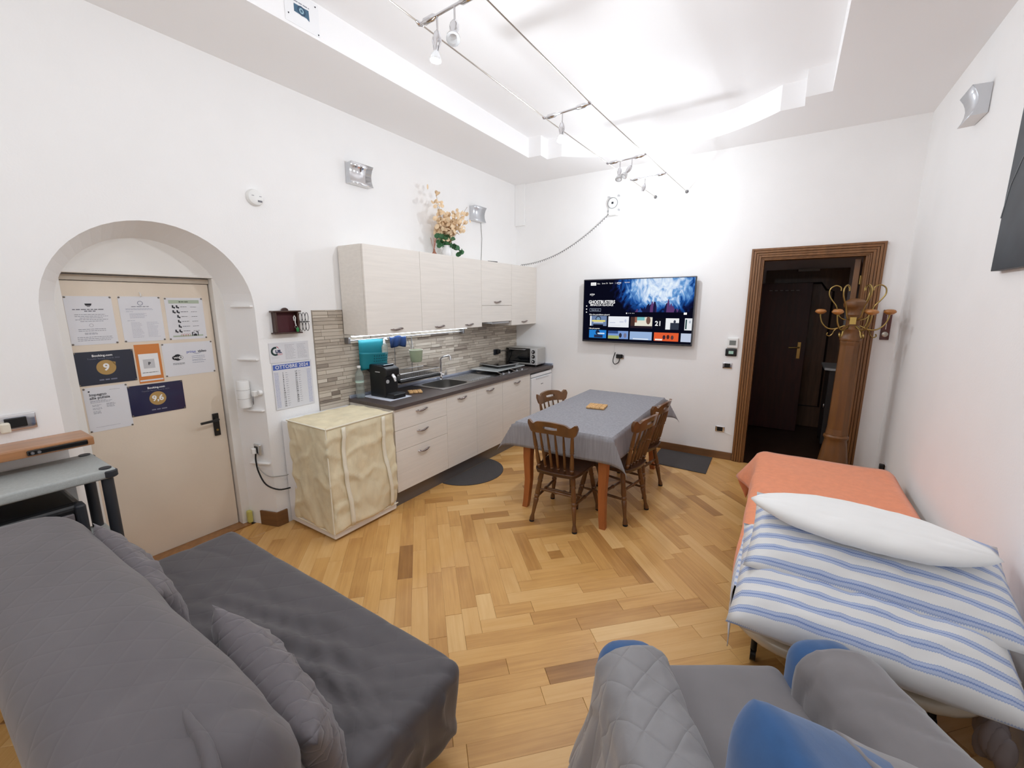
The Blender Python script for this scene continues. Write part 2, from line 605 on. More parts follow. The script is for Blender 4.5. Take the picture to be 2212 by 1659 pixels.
# ------------------------------------------------------------------ walls and ceiling
def plane_hole(outer, holes, mk, flip=False):
    loops = [[Vector((p[0], p[1], 0)) for p in l] for l in [outer] + holes]
    tris = geometry.tessellate_polygon(loops)
    flat = [p for l in loops for p in l]
    b = B()
    b.add([mk(p.x, p.y) for p in flat], [tuple(reversed(t)) if flip else tuple(t) for t in tris])
    return b

ARC_Y0, ARC_Y1, ARC_SP, ARC_R = -4.565, -3.512, 1.68, .5265
arc_c = (ARC_Y0 + ARC_Y1) / 2
arch = [(ARC_Y0, 0.0), (ARC_Y1, 0.0)] + [(arc_c + ARC_R * cos(pi * i / 28), ARC_SP + ARC_R * sin(pi * i / 28)) for i in range(29)]
IN_Y0, IN_Y1, IN_R, IN_X = -4.462, -3.600, .431, -.25
in_c = (IN_Y0 + IN_Y1) / 2
inner_arch = [(IN_Y0, 0.0), (IN_Y1, 0.0)] + [(in_c + IN_R * cos(pi * i / 28), 1.70 + IN_R * sin(pi * i / 28)) for i in range(29)]
def jamb_y(x): return ARC_Y1 + (ARC_Y1 - IN_Y1) * x / -IN_X
def left_wall():
    b = plane_hole([(ROOM_Y0, -.001), (0.0, -.001), (0.0, TOP_Z + .1), (ROOM_Y0, TOP_Z + .1)], [[(p[0], max(p[1], .0)) for p in arch]], lambda y, z: (0, y, z))
    n = len(arch)
    b.add([(0, p[0], p[1]) for p in arch] + [(IN_X, p[0], p[1]) for p in inner_arch], [(i, (i + 1) % n, n + (i + 1) % n, n + i) for i in range(1, n)])
    # the closed back of the wall
    b.box(-.62, -.345, ROOM_Y0, 0.1, -.06, TOP_Z + .1)
    # left part and the rest of the wall body behind the face
    b.box(-.345, -.002, ROOM_Y0, ARC_Y0 - .001, -.06, TOP_Z + .1)
    return struct(obj('wall_left', b, WALL))
wall_left = left_wall()

# doorway in the back wall
DL, DR, DT = 2.93, 3.80, 2.18
b = B()
b.box(-.1, DL, 0, .14, -.06, TOP_Z + .1); b.box(DR, ROOM_W + .1, 0, .14, -.06, TOP_Z + .1); b.box(DL, DR, 0, .14, DT, TOP_Z + .1)
wall_back = struct(obj('wall_back', b, WALL))
# boxed-in pipe up in the corner
obj('pipe_box', B().box(.001, .15, -.03, -.001, 2.75, SOFF_Z), WALL, wall_back, bevel=.003)
wall_right = struct(bx('wall_right', ROOM_W, ROOM_W + .15, ROOM_Y0, 2.4, -.06, TOP_Z + .1, WALL))
wall_front = struct(bx('wall_front', -.1, ROOM_W + .1, ROOM_Y0 - .15, ROOM_Y0, -.06, TOP_Z + .1, WALL))
ceiling_o = struct(bx('ceiling', -.3, ROOM_W + .1, ROOM_Y0, .1, TOP_Z, TOP_Z + .1, CEIL))

def soffit():
    def half(y_of):
        pts = [(.704, y_of(.865)), (.85, y_of(.858)), (.85, y_of(.708)), (1.02, y_of(.708))]
        R = 1.425; cy = 1.735
        for i in range(1, 24):
            x = 1.02 + 1.98 * i / 24
            pts.append((x, y_of(cy - sqrt(R * R - (x - 2.01) ** 2))))
        return pts + [(3.0, y_of(.707)), (3.167, y_of(.707)), (3.167, y_of(.882)), (3.333, y_of(.885))]
    far = half(lambda d: -d)
    near = half(lambda d: ROOM_Y0 + d)
    inner = far + list(reversed(near))
    outer = [(0, 0), (ROOM_W, 0), (ROOM_W, ROOM_Y0), (0, ROOM_Y0)]
    b = plane_hole(outer, [inner], lambda x, y: (x, y, SOFF_Z))
    n = len(inner)
    b.add([(p[0], p[1], SOFF_Z) for p in inner] + [(p[0], p[1], TOP_Z) for p in inner], [(i, (i + 1) % n, n + (i + 1) % n, n + i) for i in range(n)])
    o = obj('soffit', b, CEIL, ceiling_o)
soffit()

# skirting boards
def skirt(name, segs, h=.085, t=.014):
    b = B()
    for (x0, y0, x1, y1, nx, ny) in segs:
        ax, ay = x0 + nx * t, y0 + ny * t
        X0, X1 = min(x0, x1, x0 + nx * t, x1 + nx * t), max(x0, x1, x0 + nx * t, x1 + nx * t)
        Y0, Y1 = min(y0, y1, y0 + ny * t, y1 + ny * t), max(y0, y1, y0 + ny * t, y1 + ny * t)
        b.box(X0, X1, Y0, Y1, 0, h)
    return struct(obj(name, b, SKIRT, bevel=.003))
skirt('baseboard_back', [(.56, -.001, 2.845, -.001, 0, -1), (3.905, -.001, ROOM_W - .016, -.001, 0, -1)])
bl_skirt = skirt('baseboard_left', [(.001, -3.527, .001, -3.44, 1, 0)], h=.12)
obj('skirting_return', B().prism([(.014, -3.513), (-.14, jamb_y(-.14) - .001), (-.145, jamb_y(-.14) - .015), (.014, -3.527)], 'z', 0, .12), SKIRT, bl_skirt, bevel=.003)
skirt('baseboard_right', [(ROOM_W - .001, -.001, ROOM_W - .001, ROOM_Y0 + .01, -1, 0)])

# ------------------------------------------------------------------ stone strips behind the worktop
STONE = tone_mat('stone_strips', [(0., c(120, 108, 98)), (.3, c(166, 154, 141)), (.6, c(196, 185, 170)), (1., c(217, 208, 194))],
                 gs=(5., 50.), rough=.5, gain=.09, bump=.25, spec=.4)
def lay_stone():
    rnd = random.Random(11)
    items = []
    z = .845
    while z < 1.672:
        h = rnd.choice((.022, .027, .031, .036))
        z1 = min(z + h, 1.676)
        y = -3.08
        while y < -.004:
            l = rnd.choice((.08, .12, .17, .22, .28)) * rnd.uniform(.8, 1.2)
            y1 = min(y + l, -.003)
            if y1 > -.05: y1 = -.003
            if y < -2.82 and y1 > -2.805 and z1 > 1.46: y1 = -2.805
            top = 1.676 if y1 <= -2.8 else (1.525 if y > -1.2 else 1.468)
            if z < top - .006 and not (z < .895 and y > -2.79):
                zz = min(z1, top)
                d = rnd.uniform(.007, .0125)
                g = .0006
                vs = [(.001, y + g, z + g), (.001, y1 - g, z + g), (.001, y1 - g, zz - g), (.001, y + g, zz - g)]
                vs += [(d, y + g * 3, z + g * 3), (d, y1 - g * 3, z + g * 3), (d, y1 - g * 3, zz - g * 3), (d, y + g * 3, zz - g * 3)]
                fs = [(4, 5, 6, 7), (0, 1, 5, 4), (1, 2, 6, 5), (2, 3, 7, 6), (3, 0, 4, 7)]
                ou, ov = rnd.random() * 30, rnd.random() * 30
                t = rnd.gauss(.58, .16)
                if rnd.random() < .12: t -= .3
                items.append(((vs, fs, [(v[1] + ou, v[2] + ov) for v in vs], min(max(t, .02), .98)), (y1 - y) * (zz - z) / ((2.2 - y) ** 2 + 4)))
            y = y1
        z = z1
    items.sort(key=lambda q: -q[1])
    for i, (it, s) in enumerate(items[:300]):
        o = mesh_obj('stone_strip', piece_mesh('stone_strip', [it], STONE), wall_left)
        o.location = -wall_left.location
    if len(items) > 300:
        o = mesh_obj('stone_strip', piece_mesh('stone_strip', [q[0] for q in items[300:]], STONE), wall_left)
        o.location = -wall_left.location
        o['kind'] = 'stuff'
    print('stone strips', len(items))
lay_stone()
g = bx('grout', .0005, .004, -3.083, -.001, .845, 1.676, M('grout', c(150, 140, 128), rough=.8), wall_left)

# ------------------------------------------------------------------ arched recess with the cream door
FR = M('frame_white', c(234, 231, 226), rough=.5)
DOOR_CREAM = M('door_cream', c(226, 212, 194), rough=.45, var=.03, vscale=3., bump=.05, bscale=90.)
b = B()
b.box(-.344, IN_X, ARC_Y0 + .001, -4.425, 0, 1.905); b.box(-.344, IN_X, -3.66, ARC_Y1 - .001, 0, 1.905)
b.box(-.344, IN_X, ARC_Y0 + .001, ARC_Y1 - .001, 1.905, 2.23)
b.box(IN_X, IN_X + .006, IN_Y0 + .03, IN_Y1 - .03, 1.905, 1.925)
frame1 = struct(obj('trim_1', b, FR, bevel=.004))
d1 = struct(bx('door_1', -.344, -.305, -4.423, -3.668, .012, 1.862, DOOR_CREAM, bevel=.003))
bx('door_head', -.344, -.3, -4.423, -3.662, 1.866, 1.898, M('head_painted_shade', c(196, 184, 168), rough=.6), d1)  # strip above the door; shade under the lintel is put into its colour
hb = B(); hb.box(-.305, -.293, -3.752, -3.712, .755, .925)
hp = obj('handle_plate', hb, BLACK, d1, bevel=.003)
obj('lever', B().tube([(-.293, -3.735, .885), (-.25, -3.735, .885), (-.243, -3.745, .884), (-.243, -3.85, .88)], .0095, 8), BLACK, hp, smooth=40)
obj('keyhole', B().lathe([(.008, 0), (.008, .004)], (-.293, -3.732, .80), (1, 0, 0), 12), BRASS, hp)
obj('hook', B().tube([(-.305, -4.06, 1.8), (-.295, -4.06, 1.79), (-.29, -4.06, 1.78), (-.297, -4.06, 1.772)], .003, 6), WHITE, d1, smooth=40)
trs = struct(bx('trim_2', -.335, -.2, -4.45, -3.62, -.002, .012, wood('threshold_wood', c(150, 104, 58)), bevel=.003))

# ------------------------------------------------------------------ wooden door casing on the back wall
def casing():
    b = B()
    OL, OR, OT = 2.8475, 3.8997, 2.266
    steps = [(0, .030), (.022, .036), (.045, .030), (.067, .036), (.090, .024), (.104, .018), (.118, 0)]
    # fluted bands: nested frames, each with its own projection
    for i in range(len(steps) - 1):
        a, d = steps[i]; a2 = steps[i + 1][0]
        g = .0035
        l0, l1 = OL + a + g, OL + a2
        r0, r1 = OR - a2, OR - a - g
        t0, t1 = OT - a2, OT - a - g
        b.box(l0, l1, -d, 0, 0, t1); b.box(r0, r1, -d, 0, 0, t1); b.box(l1, r0, -d, 0, t0, t1)
    b.box(OL, OL + .116, -.014, 0, 0, OT); b.box(OR - .116, OR, -.014, 0, 0, OT); b.box(OL + .11, OR - .11, -.014, 0, OT - .116, OT)
    # lining of the opening
    b.box(DL - .002, DL + .035, -.002, .15, 0, DT); b.box(DR - .035, DR + .002, -.002, .15, 0, DT); b.box(DL, DR, -.002, .15, DT - .03, DT + .002)
    return struct(obj('trim_3', b, CASING, bevel=.0025))
casing()

# ------------------------------------------------------------------ dark hall beyond the doorway
HALLW = M('hall_paint', c(205, 200, 203), rough=.8)
HALLF = wood('hall_floor_wood', c(62, 40, 26), rough=.5, stretch=(.2, 1, 1))
struct(bx('floor_hall', 1.9, 4.6, 0.0, 2.4, -.06, -.001, HALLF))
struct(bx('wall_hall_back', 1.9, 4.6, 2.1, 2.3, -.06, 2.9, HALLW))
struct(bx('wall_hall_left', 1.9, 2.0, .14, 2.1, -.06, 2.9, HALLW))
struct(bx('ceiling_hall', 1.9, 4.6, .14, 2.3, 2.75, 2.9, HALLW))
DKW = wood('dark_door_wood', c(104, 72, 50), rough=.45, stretch=(1, 1, .12))
MAHO = wood('mahogany_leaf', c(66, 26, 22), rough=.5, stretch=(1, 1, .12), coat=.05)
d2 = struct(bx('door_2', 2.905, 3.845, 2.06, 2.1, 0, 2.18, DKW, bevel=.004))
mold = [(3.04, .3), (3.04, 1.88), (3.12, 1.90), (3.18, 1.99), (3.56, 1.99), (3.62, 1.90), (3.70, 1.88), (3.70, .3)]
obj('moulding', B().tube([(x, 2.05, z) for x, z in mold] + [(3.04, 2.05, .3)], .014, 6), wood('moulding_wood', c(40, 24, 17)), d2)
bx('door_closer', 3.28, 3.52, 2.0, 2.058, 2.15, 2.18, M('pale_grey_metal', c(170, 168, 165), rough=.5), d2, bevel=.004)
d3 = struct(bx('door_3', 2.55, 3.455, 1.66, 1.70, .008, 1.985, MAHO, bevel=.003))
hpl = bx('handle_plate', 3.365, 3.405, 1.652, 1.66, 1.0, 1.22, BRASS, d3, bevel=.003)
obj('lever', B().tube([(3.385, 1.652, 1.15), (3.385, 1.61, 1.15), (3.37, 1.605, 1.15), (3.27, 1.605, 1.145)], .009, 8), BRASS, hpl, smooth=40)
for i in range(6):
    bx('slot', 2.98 + i * .06, 3.015 + i * .06, 1.655, 1.66, 1.885, 1.893, M('slot_pale', c(150, 140, 140), rough=.5), d3)
d4 = struct(obj('door_4', B().prism([(3.705, .16), (3.75, .155), (3.85, .97), (3.805, .975)], 'z', .008, 2.14), CASING, bevel=.003))
obj('hinge', B().lathe([(.007, 0), (.007, .08)], (3.762, .152, 1.9), (0, 0, 1), 10), BRASS, d4)
obj('hinge', B().lathe([(.007, 0), (.007, .08)], (3.762, .152, .3), (0, 0, 1), 10), BRASS, d4)

# ------------------------------------------------------------------ kitchen
def bow_handle(parent, x, y, z, w=.15, vertical=False):
    """curved metal pull with pointed ends, standing off the door face (face normal +x)"""
    n = 10
    path = []; rs = []
    for i in range(n + 1):
        t = -1 + 2 * i / n
        path.append((x + .026 * (1 - t * t) + .001, y + t * w / 2, z + .006 * sin(t * pi)))
        rs.append(.0025 + .0062 * (1 - t * t))
    b = B().tube(path, rs, 8)
    b.tube([(x - .001, y - w * .32, z), (x + .014, y - w * .32, z)], .004, 6)
    b.tube([(x - .001, y + w * .32, z), (x + .014, y + w * .32, z)], .004, 6)
    return obj('handle', b, HANDLE, parent, smooth=60)

def unit(name, label, x1, y0, y1, z0, z1, fronts, group, x0=.014, side=CABINET, top=True):
    t = thing(name, label, 'cabinet', ((x0 + x1) / 2, (y0 + y1) / 2, z0), 0, group)
    k = .018; e = .0008
    b = B()
    b.box(x0, x1 - .021, y0 + e, y0 + k, z0, z1); b.box(x0, x1 - .021, y1 - k, y1 - e, z0, z1)
    b.box(x0, x1 - .021, y0 + k, y1 - k, z0, z0 + k)
    if top: b.box(x0, x1 - .021, y0 + k, y1 - k, z1 - k, z1)
    b.box(x0, x0 + .006, y0 + k, y1 - k, z0 + k, z1 - k)
    obj('body', b, side, t)
    for (kind, a, bb, c0, c1, hy, hz) in fronts:
        f = bx(kind, x1 - .019, x1, a + .0015, bb - .0015, c0 + .0015, c1 - .0015, CABINET, t, bevel=.0012)
        if hz is not None: bow_handle(f, x1, hy, hz)
    return t

UG = 'cream upper cabinets above the worktop'
UX, UZ0, UZ1 = .325, 1.468, 2.198
unit('upper_cabinet', 'wide single-door cream wall cabinet at the left end, above the coffee machine', UX, -2.805, -2.175, UZ0, UZ1,
     [('door', -2.805, -2.175, UZ0, UZ1, -2.485, 1.508)], UG)
unit('upper_cabinet', 'two-door cream wall cabinet above the sink, flower vase on top', UX, -2.175, -1.235, UZ0, UZ1,
     [('door', -2.175, -1.705, UZ0, UZ1, -1.93, 1.506), ('door', -1.705, -1.235, UZ0, UZ1, -1.462, 1.506)], UG)
hood = unit('hood_cabinet', 'short cream wall cabinet with built-in extractor hood over the hob', UX, -1.235, -.618, 1.515, UZ1,
     [('door', -1.235, -.618, 1.705, UZ1, -.923, 1.748), ('hood_panel', -1.235, -.618, 1.515, 1.705, 0, None)], UG)
bx('hood_base', .05, .30, -1.0, -.63, 1.488, 1.514, STEEL, hood, bevel=.004)
bx('hood_lamp', .16, .21, -1.19, -1.1, 1.508, 1.514, emission('hood_lamp_glow', (.9, .95, 1, 1), 2.5), hood)
unit('upper_cabinet', 'narrow single-door cream wall cabinet in the corner beside the back wall', UX, -.618, -.002, UZ0 - .01, UZ1,
     [('door', -.618, -.002, UZ0 - .01, UZ1, -.31, 1.5)], UG)

BG = 'cream base cabinets under the worktop'
BX, BZ0, BZ1 = .58, .14, WT - .032
unit('drawer_unit', 'cream base unit with three drawers beside the covered washing machine', BX, -2.798, -2.155, BZ0, BZ1,
     [('drawer', -2.798, -2.155, .683, BZ1, -2.48, .812), ('drawer', -2.798, -2.155, .503, .683, -2.478, .63), ('drawer', -2.798, -2.155, BZ0, .503, -2.474, .44)], BG)
unit('sink_cabinet', 'two-door cream base cabinet under the sink', BX, -2.155, -1.205, BZ0, BZ1,
     [('door', -2.155, -1.69, BZ0, BZ1, -1.922, .812), ('door', -1.69, -1.205, BZ0, BZ1, -1.444, .81)], BG, top=False)
unit('base_cabinet', 'single-door cream base cabinet under the hob, next to the fridge', BX, -1.205, -.588, BZ0, BZ1,
     [('door', -1.205, -.588, BZ0, BZ1, -.896, .808)], BG)
PLI = M('plinth_grey', c(112, 106, 104), rough=.35, metal=.3)
struct(bx('trim_4', .52, .535, -2.798, -.56, 0, .139, PLI))
struct(bx('trim_5', .01, .52, -2.798, -2.783, 0, .139, PLI))

# little fridge
fr = thing('mini_fridge', 'small white fridge under the right end of the worktop', 'fridge', (.3, -.29, 0))
bx('body', .02, .545, -.565, -.02, .02, .845, WHITE_G, fr, bevel=.006)
fd = bx('door', .547, .592, -.562, -.023, .05, .795, WHITE_G, fr, bevel=.008)
bx('top_panel', .547, .585, -.565, -.02, .803, .845, WHITE_G, fr, bevel=.006)
bx('grip', .588, .598, -.46, -.12, .768, .792, M('grip_pale', c(215, 218, 222), rough=.3), fd, bevel=.004)
bx('badge', .5915, .5935, -.33, -.27, .69, .70, STEEL_D, fd)
for fy in (-.5, -.09): obj('foot', B().lathe([(.02, 0), (.02, .022)], (.5, fy, 0), (0, 0, 1), 10), BLACK, fr)

# worktop with the sink cut-out
SX0, SX1, SY0, SY1 = .085, .435, -2.03, -1.60
wt = thing('worktop', 'long dark brown laminate worktop over the base cabinets', 'worktop', (.3, -1.4, WT - .03))
b = B()
z0, z1 = WT - .031, WT
for (x0, x1, y0, y1) in ((.012, .6, -2.805, SY0), (.012, .6, SY1, -.003), (.012, SX0, SY0, SY1), (SX1, .6, SY0, SY1)):
    b.box(x0, x1, y0, y1, z0, z1)
obj('slab', b, WORKTOP, wt)
ALU = M('alu_strip', c(196, 204, 222), rough=.3, metal=.7)
bx('upstand', .0135, .033, -2.80, -.033, WT, WT + .028, ALU, wt, bevel=.003)
bx('upstand_end', .0135, .6, -.03, -.004, WT, WT + .028, ALU, wt, bevel=.003)

sk = thing('sink', 'stainless steel inset sink with ribbed drainer', 'sink', (.27, -1.6, WT))
b = B()
X0, X1, Y0, Y1 = .05, .475, -2.075, -1.12
zt = WT + .004
for (x0, x1, y0, y1) in ((X0, X1, Y0, SY0), (X0, SX0, SY0, SY1), (SX1, X1, SY0, SY1), (X0, X1, SY1, -1.57), (X0, X1, -1.16, Y1), (X0, .10, -1.57, -1.16), (.425, X1, -1.57, -1.16)):
    b.box(x0, x1, y0, y1, WT - .0005, zt)
obj('rim', b, STEEL, sk)
bb = B()
def basin(u, v):
    a = 2 * pi * u
    cx, cy = (SX0 + SX1) / 2, (SY0 + SY1) / 2
    hx, hy = (SX1 - SX0) / 2, (SY1 - SY0) / 2
    k = 1 / (abs(cos(a)) ** 5 + abs(sin(a)) ** 5) ** (1 / 5)
    if v <= .7:
        s = 1 - .12 * (v / .7) ** 4; z = WT + .002 - .15 * (v / .7)
    else:
        s = .88 * (1 - (v - .7) / .3); z = WT - .148 - .006 * (v - .7) / .3
    return (cx + hx * k * cos(a) * s * .999, cy + hy * k * sin(a) * s * .999, z)
bb.grid(basin, 40, 10, wrap=True)
obj('basin', bb, M('basin_steel', c(165, 163, 160), rough=.33, metal=1.), sk, smooth=60)
obj('drain', B().lathe([(.035, 0), (.035, .004), (.02, .005)], ((SX0 + SX1) / 2, (SY0 + SY1) / 2, WT - .153), (0, 0, 1), 16), CHROME, sk)
cb = B()
for (sx, sy) in ((SX0, SY0), (SX0, SY1), (SX1, SY0), (SX1, SY1)):          # corner webs that round the opening
    hx, hy = (SX1 - SX0) / 2, (SY1 - SY0) / 2
    cx, cy = (SX0 + SX1) / 2, (SY0 + SY1) / 2
    dx, dy = (1 if sx > cx else -1), (1 if sy > cy else -1)
    pts = [(sx, sy)]
    for i in range(9):
        a = pi / 2 * i / 8
        k = 1 / (max(cos(a), 0) ** 5 + max(sin(a), 0) ** 5) ** .2
        pts.append((cx + dx * hx * k * cos(a), cy + dy * hy * k * sin(a)))
    if dx * dy < 0: pts = pts[::-1]
    cb.add([(p[0], p[1], zt) for p in pts], [tuple(range(len(pts)))])
obj('rim_corners', cb, STEEL, sk)
db = B().box(.10, .425, -1.57, -1.16, WT - .0005, WT + .0015)
dr = obj('drainer', db, STEEL, sk)
for i in range(9):
    y = -1.535 + i * .042
    obj('rib', B().tube([(.115, y, WT + .002), (.41, y + .0, WT + .002)], [.006, .006], 8), STEEL, dr, smooth=60)

fa = thing('kitchen_tap', 'tall chrome swan-neck tap behind the sink', 'tap', (.068, -1.66, WT + .004))
obj('base', B().lathe([(.024, 0), (.024, .006), (.018, .012), (.018, .07), (.012, .085)], (.068, -1.66, WT + .004), (0, 0, 1), 16), CHROME, fa, smooth=40)
obj('spout', B().tube([(.068, -1.66, WT + .08), (.068, -1.66, WT + .225), (.075, -1.655, WT + .245), (.10, -1.64, WT + .262), (.155, -1.615, WT + .27), (.165, -1.61, WT + .262), (.168, -1.61, WT + .22)],
    [.011, .011, .011, .011, .011, .011, .013], 10), CHROME, fa, smooth=60)
obj('lever', B().tube([(.085, -1.65, WT + .06), (.115, -1.635, WT + .063), (.12, -1.63, WT + .115)], [.014, .012, .004], 8), CHROME, fa, smooth=60)

# hob, glass lid lying on it, portable induction plate
hb = thing('gas_hob', 'black gas hob with steel edge, under a white glass lid', 'hob', (.26, -.79, WT))
bx('tray', .045, .485, -1.105, -.48, WT, WT + .006, BLACK_G, hb, bevel=.002)
bx('edge', .478, .49, -1.107, -.478, WT, WT + .008, STEEL, hb, bevel=.002)
gm = M('pan_support', c(178, 172, 166), rough=.35, metal=.8)
for y0 in (-1.06, -.77):
    b = B()
    b.tube([(.10, y0, WT + .01), (.12, y0, WT + .034), (.40, y0, WT + .034), (.43, y0 + .04, WT + .01), (.445, y0 + .07, WT + .006), (.445, y0 + .18, WT + .006), (.43, y0 + .21, WT + .01), (.40, y0 + .25, WT + .034), (.12, y0 + .25, WT + .034), (.10, y0 + .25, WT + .01)], .005, 6)
    obj('pan_support', b, gm, hb, smooth=50)
for y in (-1.0, -.88, -.70, -.58):
    obj('knob', B().lathe([(.016, 0), (.014, .014), (.0, .015)], (.455, y, WT + .006), (0, 0, 1), 12), M('hob_knob', c(185, 185, 190), rough=.3, metal=.6), hb, smooth=40)
tag(bx('glass_lid', .04, .43, -1.10, -.47, WT + .041, WT + .048, M('white_glass', c(222, 228, 228), rough=.08, coat=.6), bevel=.002), 'white glass hob cover lying flat under the induction plate', 'hob cover')
ih = thing('induction_plate', 'portable black induction plate with silver rim on the white glass', 'hotplate', (.22, -.75, WT + .048), radians(-12))
ih['_org'] = (0, 0, 0)
obj('body', B().prism([(-.135, 0), (.135, 0), (.165, .032), (-.165, .032)], 'y', -.15, .15).xf(Matrix.Identity(4)), BLACK, ih, bevel=.004)
obj('rim', B().box(-.172, .172, -.178, .178, .032, .041), M('silver_rim', c(205, 205, 205), rough=.3, metal=.6), ih, bevel=.003)
obj('glass', B().box(-.166, .166, -.172, .172, .041, .047), BLACK_G, ih, bevel=.002)

# electric oven in the corner
ov = thing('mini_oven', 'silver countertop mini oven with glass door and three knobs', 'oven', (.262, -.165, WT), radians(3))
ov['_org'] = (0, 0, 0)
OS = M('oven_silver', c(196, 195, 192), rough=.35, metal=.75)
obj('body', B().box(-.235, .235, -.12, .13, .025, .245), OS, ov, bevel=.008)
obj('door_frame', B().box(-.232, .132, -.135, -.12, .045, .24), BLACK_G, ov, bevel=.003)
GL = M('oven_glass', c(22, 24, 26), rough=.05, coat=.8)
obj('window', B().box(-.205, .105, -.139, -.134, .07, .21), GL, ov, bevel=.002)
obj('lower_band', B().box(-.235, .132, -.139, -.12, .025, .052), OS, ov, bevel=.006)
obj('handle', B().tube([(-.17, -.135, .226), (-.17, -.16, .226), (.07, -.16, .226), (.07, -.135, .226)], .006, 8), CHROME, ov, smooth=60)
obj('control_panel', B().box(.134, .236, -.137, -.12, .027, .243), M('panel_pale', c(222, 222, 222), rough=.35, metal=.3), ov, bevel=.006)
for z in (.20, .138, .072):
    k = obj('knob', B().lathe([(.024, 0), (.024, .006), (.017, .008), (.015, .026), (0, .027)], (.185, -.137, z), (0, -1, 0), 16), BLACK, ov, smooth=40)
    obj('knob_cap', B().lathe([(.011, 0), (.009, .003), (0, .0035)], (.185, -.163, z), (0, -1, 0), 14), CHROME, k, smooth=60)
for (x, y) in ((-.2, -.1), (.2, -.1), (-.2, .1), (.2, .1)):
    obj('foot', B().lathe([(.014, 0), (.012, .027)], (x, y, 0), (0, 0, 1), 10), BLACK, ov)
pl_ = thing('wall_plug', 'black plug and cable in the socket beside the mini oven', 'plug', (.02, -.50, 1.08))
bx('socket_plate', .0135, .02, -.575, -.465, 1.06, 1.135, DARK_GREY, pl_, bevel=.003)
bx('plug', .02, .06, -.535, -.475, 1.075, 1.13, BLACK, pl_, bevel=.008)
obj('cable', B().tube([(.055, -.475, 1.105), (.08, -.43, 1.11), (.10, -.37, 1.09), (.10, -.34, 1.03), (.07, -.33, .95), (.06, -.33, WT + .004)], .005, 8, sm=5), BLACK, pl_, smooth=60)

# coffee machine on a white mat, water bottle, cork trivet
tag(obj('paper_mat', B().box(.05, .42, -2.69, -2.44, WT, WT + .004), M('mat_white', c(214, 220, 234), rough=.7), bevel=.001), 'thin white mat under the coffee machine', 'mat')
cm = thing('coffee_machine', 'black capsule coffee machine on the worktop', 'coffee machine', (.22, -2.56, WT + .004))
ZB = WT + .004
side = [(.075, ZB + .02), (.405, ZB + .02), (.405, ZB), (.405, ZB + .034), (.30, ZB + .04), (.30, ZB + .20), (.315, ZB + .215), (.315, ZB + .26), (.26, ZB + .285), (.05, ZB + .285), (.045, ZB + .24), (.10, ZB + .2), (.10, ZB)]
body_p = [(.10, ZB), (.30, ZB), (.30, ZB + .185), (.325, ZB + .2), (.325, ZB + .255), (.27, ZB + .282), (.10, ZB + .29), (.055, ZB + .285), (.04, ZB + .262), (.05, ZB + .235), (.10, ZB + .215)]
bb = B()
n = len(body_p)
bb.add([(p[0], -2.635, p[1]) for p in body_p] + [(p[0], -2.485, p[1]) for p in body_p],
       [tuple(range(n)), tuple(range(2 * n - 1, n - 1, -1))] + [(i, n + i, n + (i + 1) % n, (i + 1) % n) for i in range(n)])
obj('body', bb, BLACK, cm, bevel=.008)
obj('drip_tray', B().box(.298, .40, -2.63, -2.49, ZB, ZB + .038), BLACK, cm, bevel=.006)
obj('tray_grid', B().box(.305, .393, -2.622, -2.498, ZB + .038, ZB + .041), DARK_GREY, cm)
obj('top_plate', B().box(.11, .275, -2.62, -2.5, ZB + .283, ZB + .292), M('smoked_lid', c(40, 48, 62), rough=.12, coat=.6), cm, bevel=.004)
obj('spout', B().tube([(.31, -2.56, ZB + .2), (.345, -2.56, ZB + .175), (.35, -2.56, ZB + .145)], [.02, .014, .01], 10), CHROME, cm, smooth=60)
obj('button', B().lathe([(.017, 0), (.017, .004)], (.3, -2.605, ZB + .145), (1, 0, 0), 16), M('button_pale', c(220, 220, 222), rough=.3, metal=.4), cm)
bx('badge_strip', .18, .24, -2.6365, -2.635, ZB + .225, ZB + .231, M('badge_pale', c(200, 200, 200), rough=.3), cm)
WATER = M('clear_plastic', c(225, 235, 230), rough=.08, trans=.85, ior=1.35, alpha=.75)
wb = thing('water_bottle', 'clear plastic water bottle beside the coffee machine', 'bottle', (.075, -2.725, WT))
obj('bottle', B().lathe([(.032, 0), (.037, .01), (.037, .09), (.034, .10), (.037, .11), (.037, .2), (.025, .235), (.014, .255), (.014, .27)], (.075, -2.725, WT), (0, 0, 1), 18), WATER, wb, smooth=50)
obj('cap', B().lathe([(.016, 0), (.016, .018), (0, .019)], (.075, -2.725, WT + .27), (0, 0, 1), 14), WHITE, wb, smooth=40)
obj('label_band', B().lathe([(.0377, .14), (.0377, .152)], (.075, -2.725, WT), (0, 0, 1), 18), M('band_mint', c(200, 225, 212), rough=.5), wb, smooth=40)
CORK = M('cork', c(206, 164, 112), rough=.8, var=.3, vscale=60., bump=.4, bscale=120.)
def cork_trivet(loc, rotz, label, nx, ny):
    t = thing('cork_trivet', label, 'trivet', loc, rotz, 'trivets made of wine corks', world=False)
    rr = random.Random(5)
    lx, ly = .042, .021
    for i in range(nx):
        for j in range(ny):
            hor = (i + j // 2) % 2
            x = (i - (nx - 1) / 2) * lx; y = (j - (ny - 1) / 2) * ly
            d = (1, 0, 0)
            obj('cork', B().lathe([(.0095, -.0195), (.0105, -.018), (.0105, .018), (.0095, .0195)], (x, y, .0105), d, 10), CORK, t, smooth=40)
    return t
cork_trivet((.33, -2.31, WT), radians(55), 'cork trivet on the dark worktop in front of the sink', 3, 5)

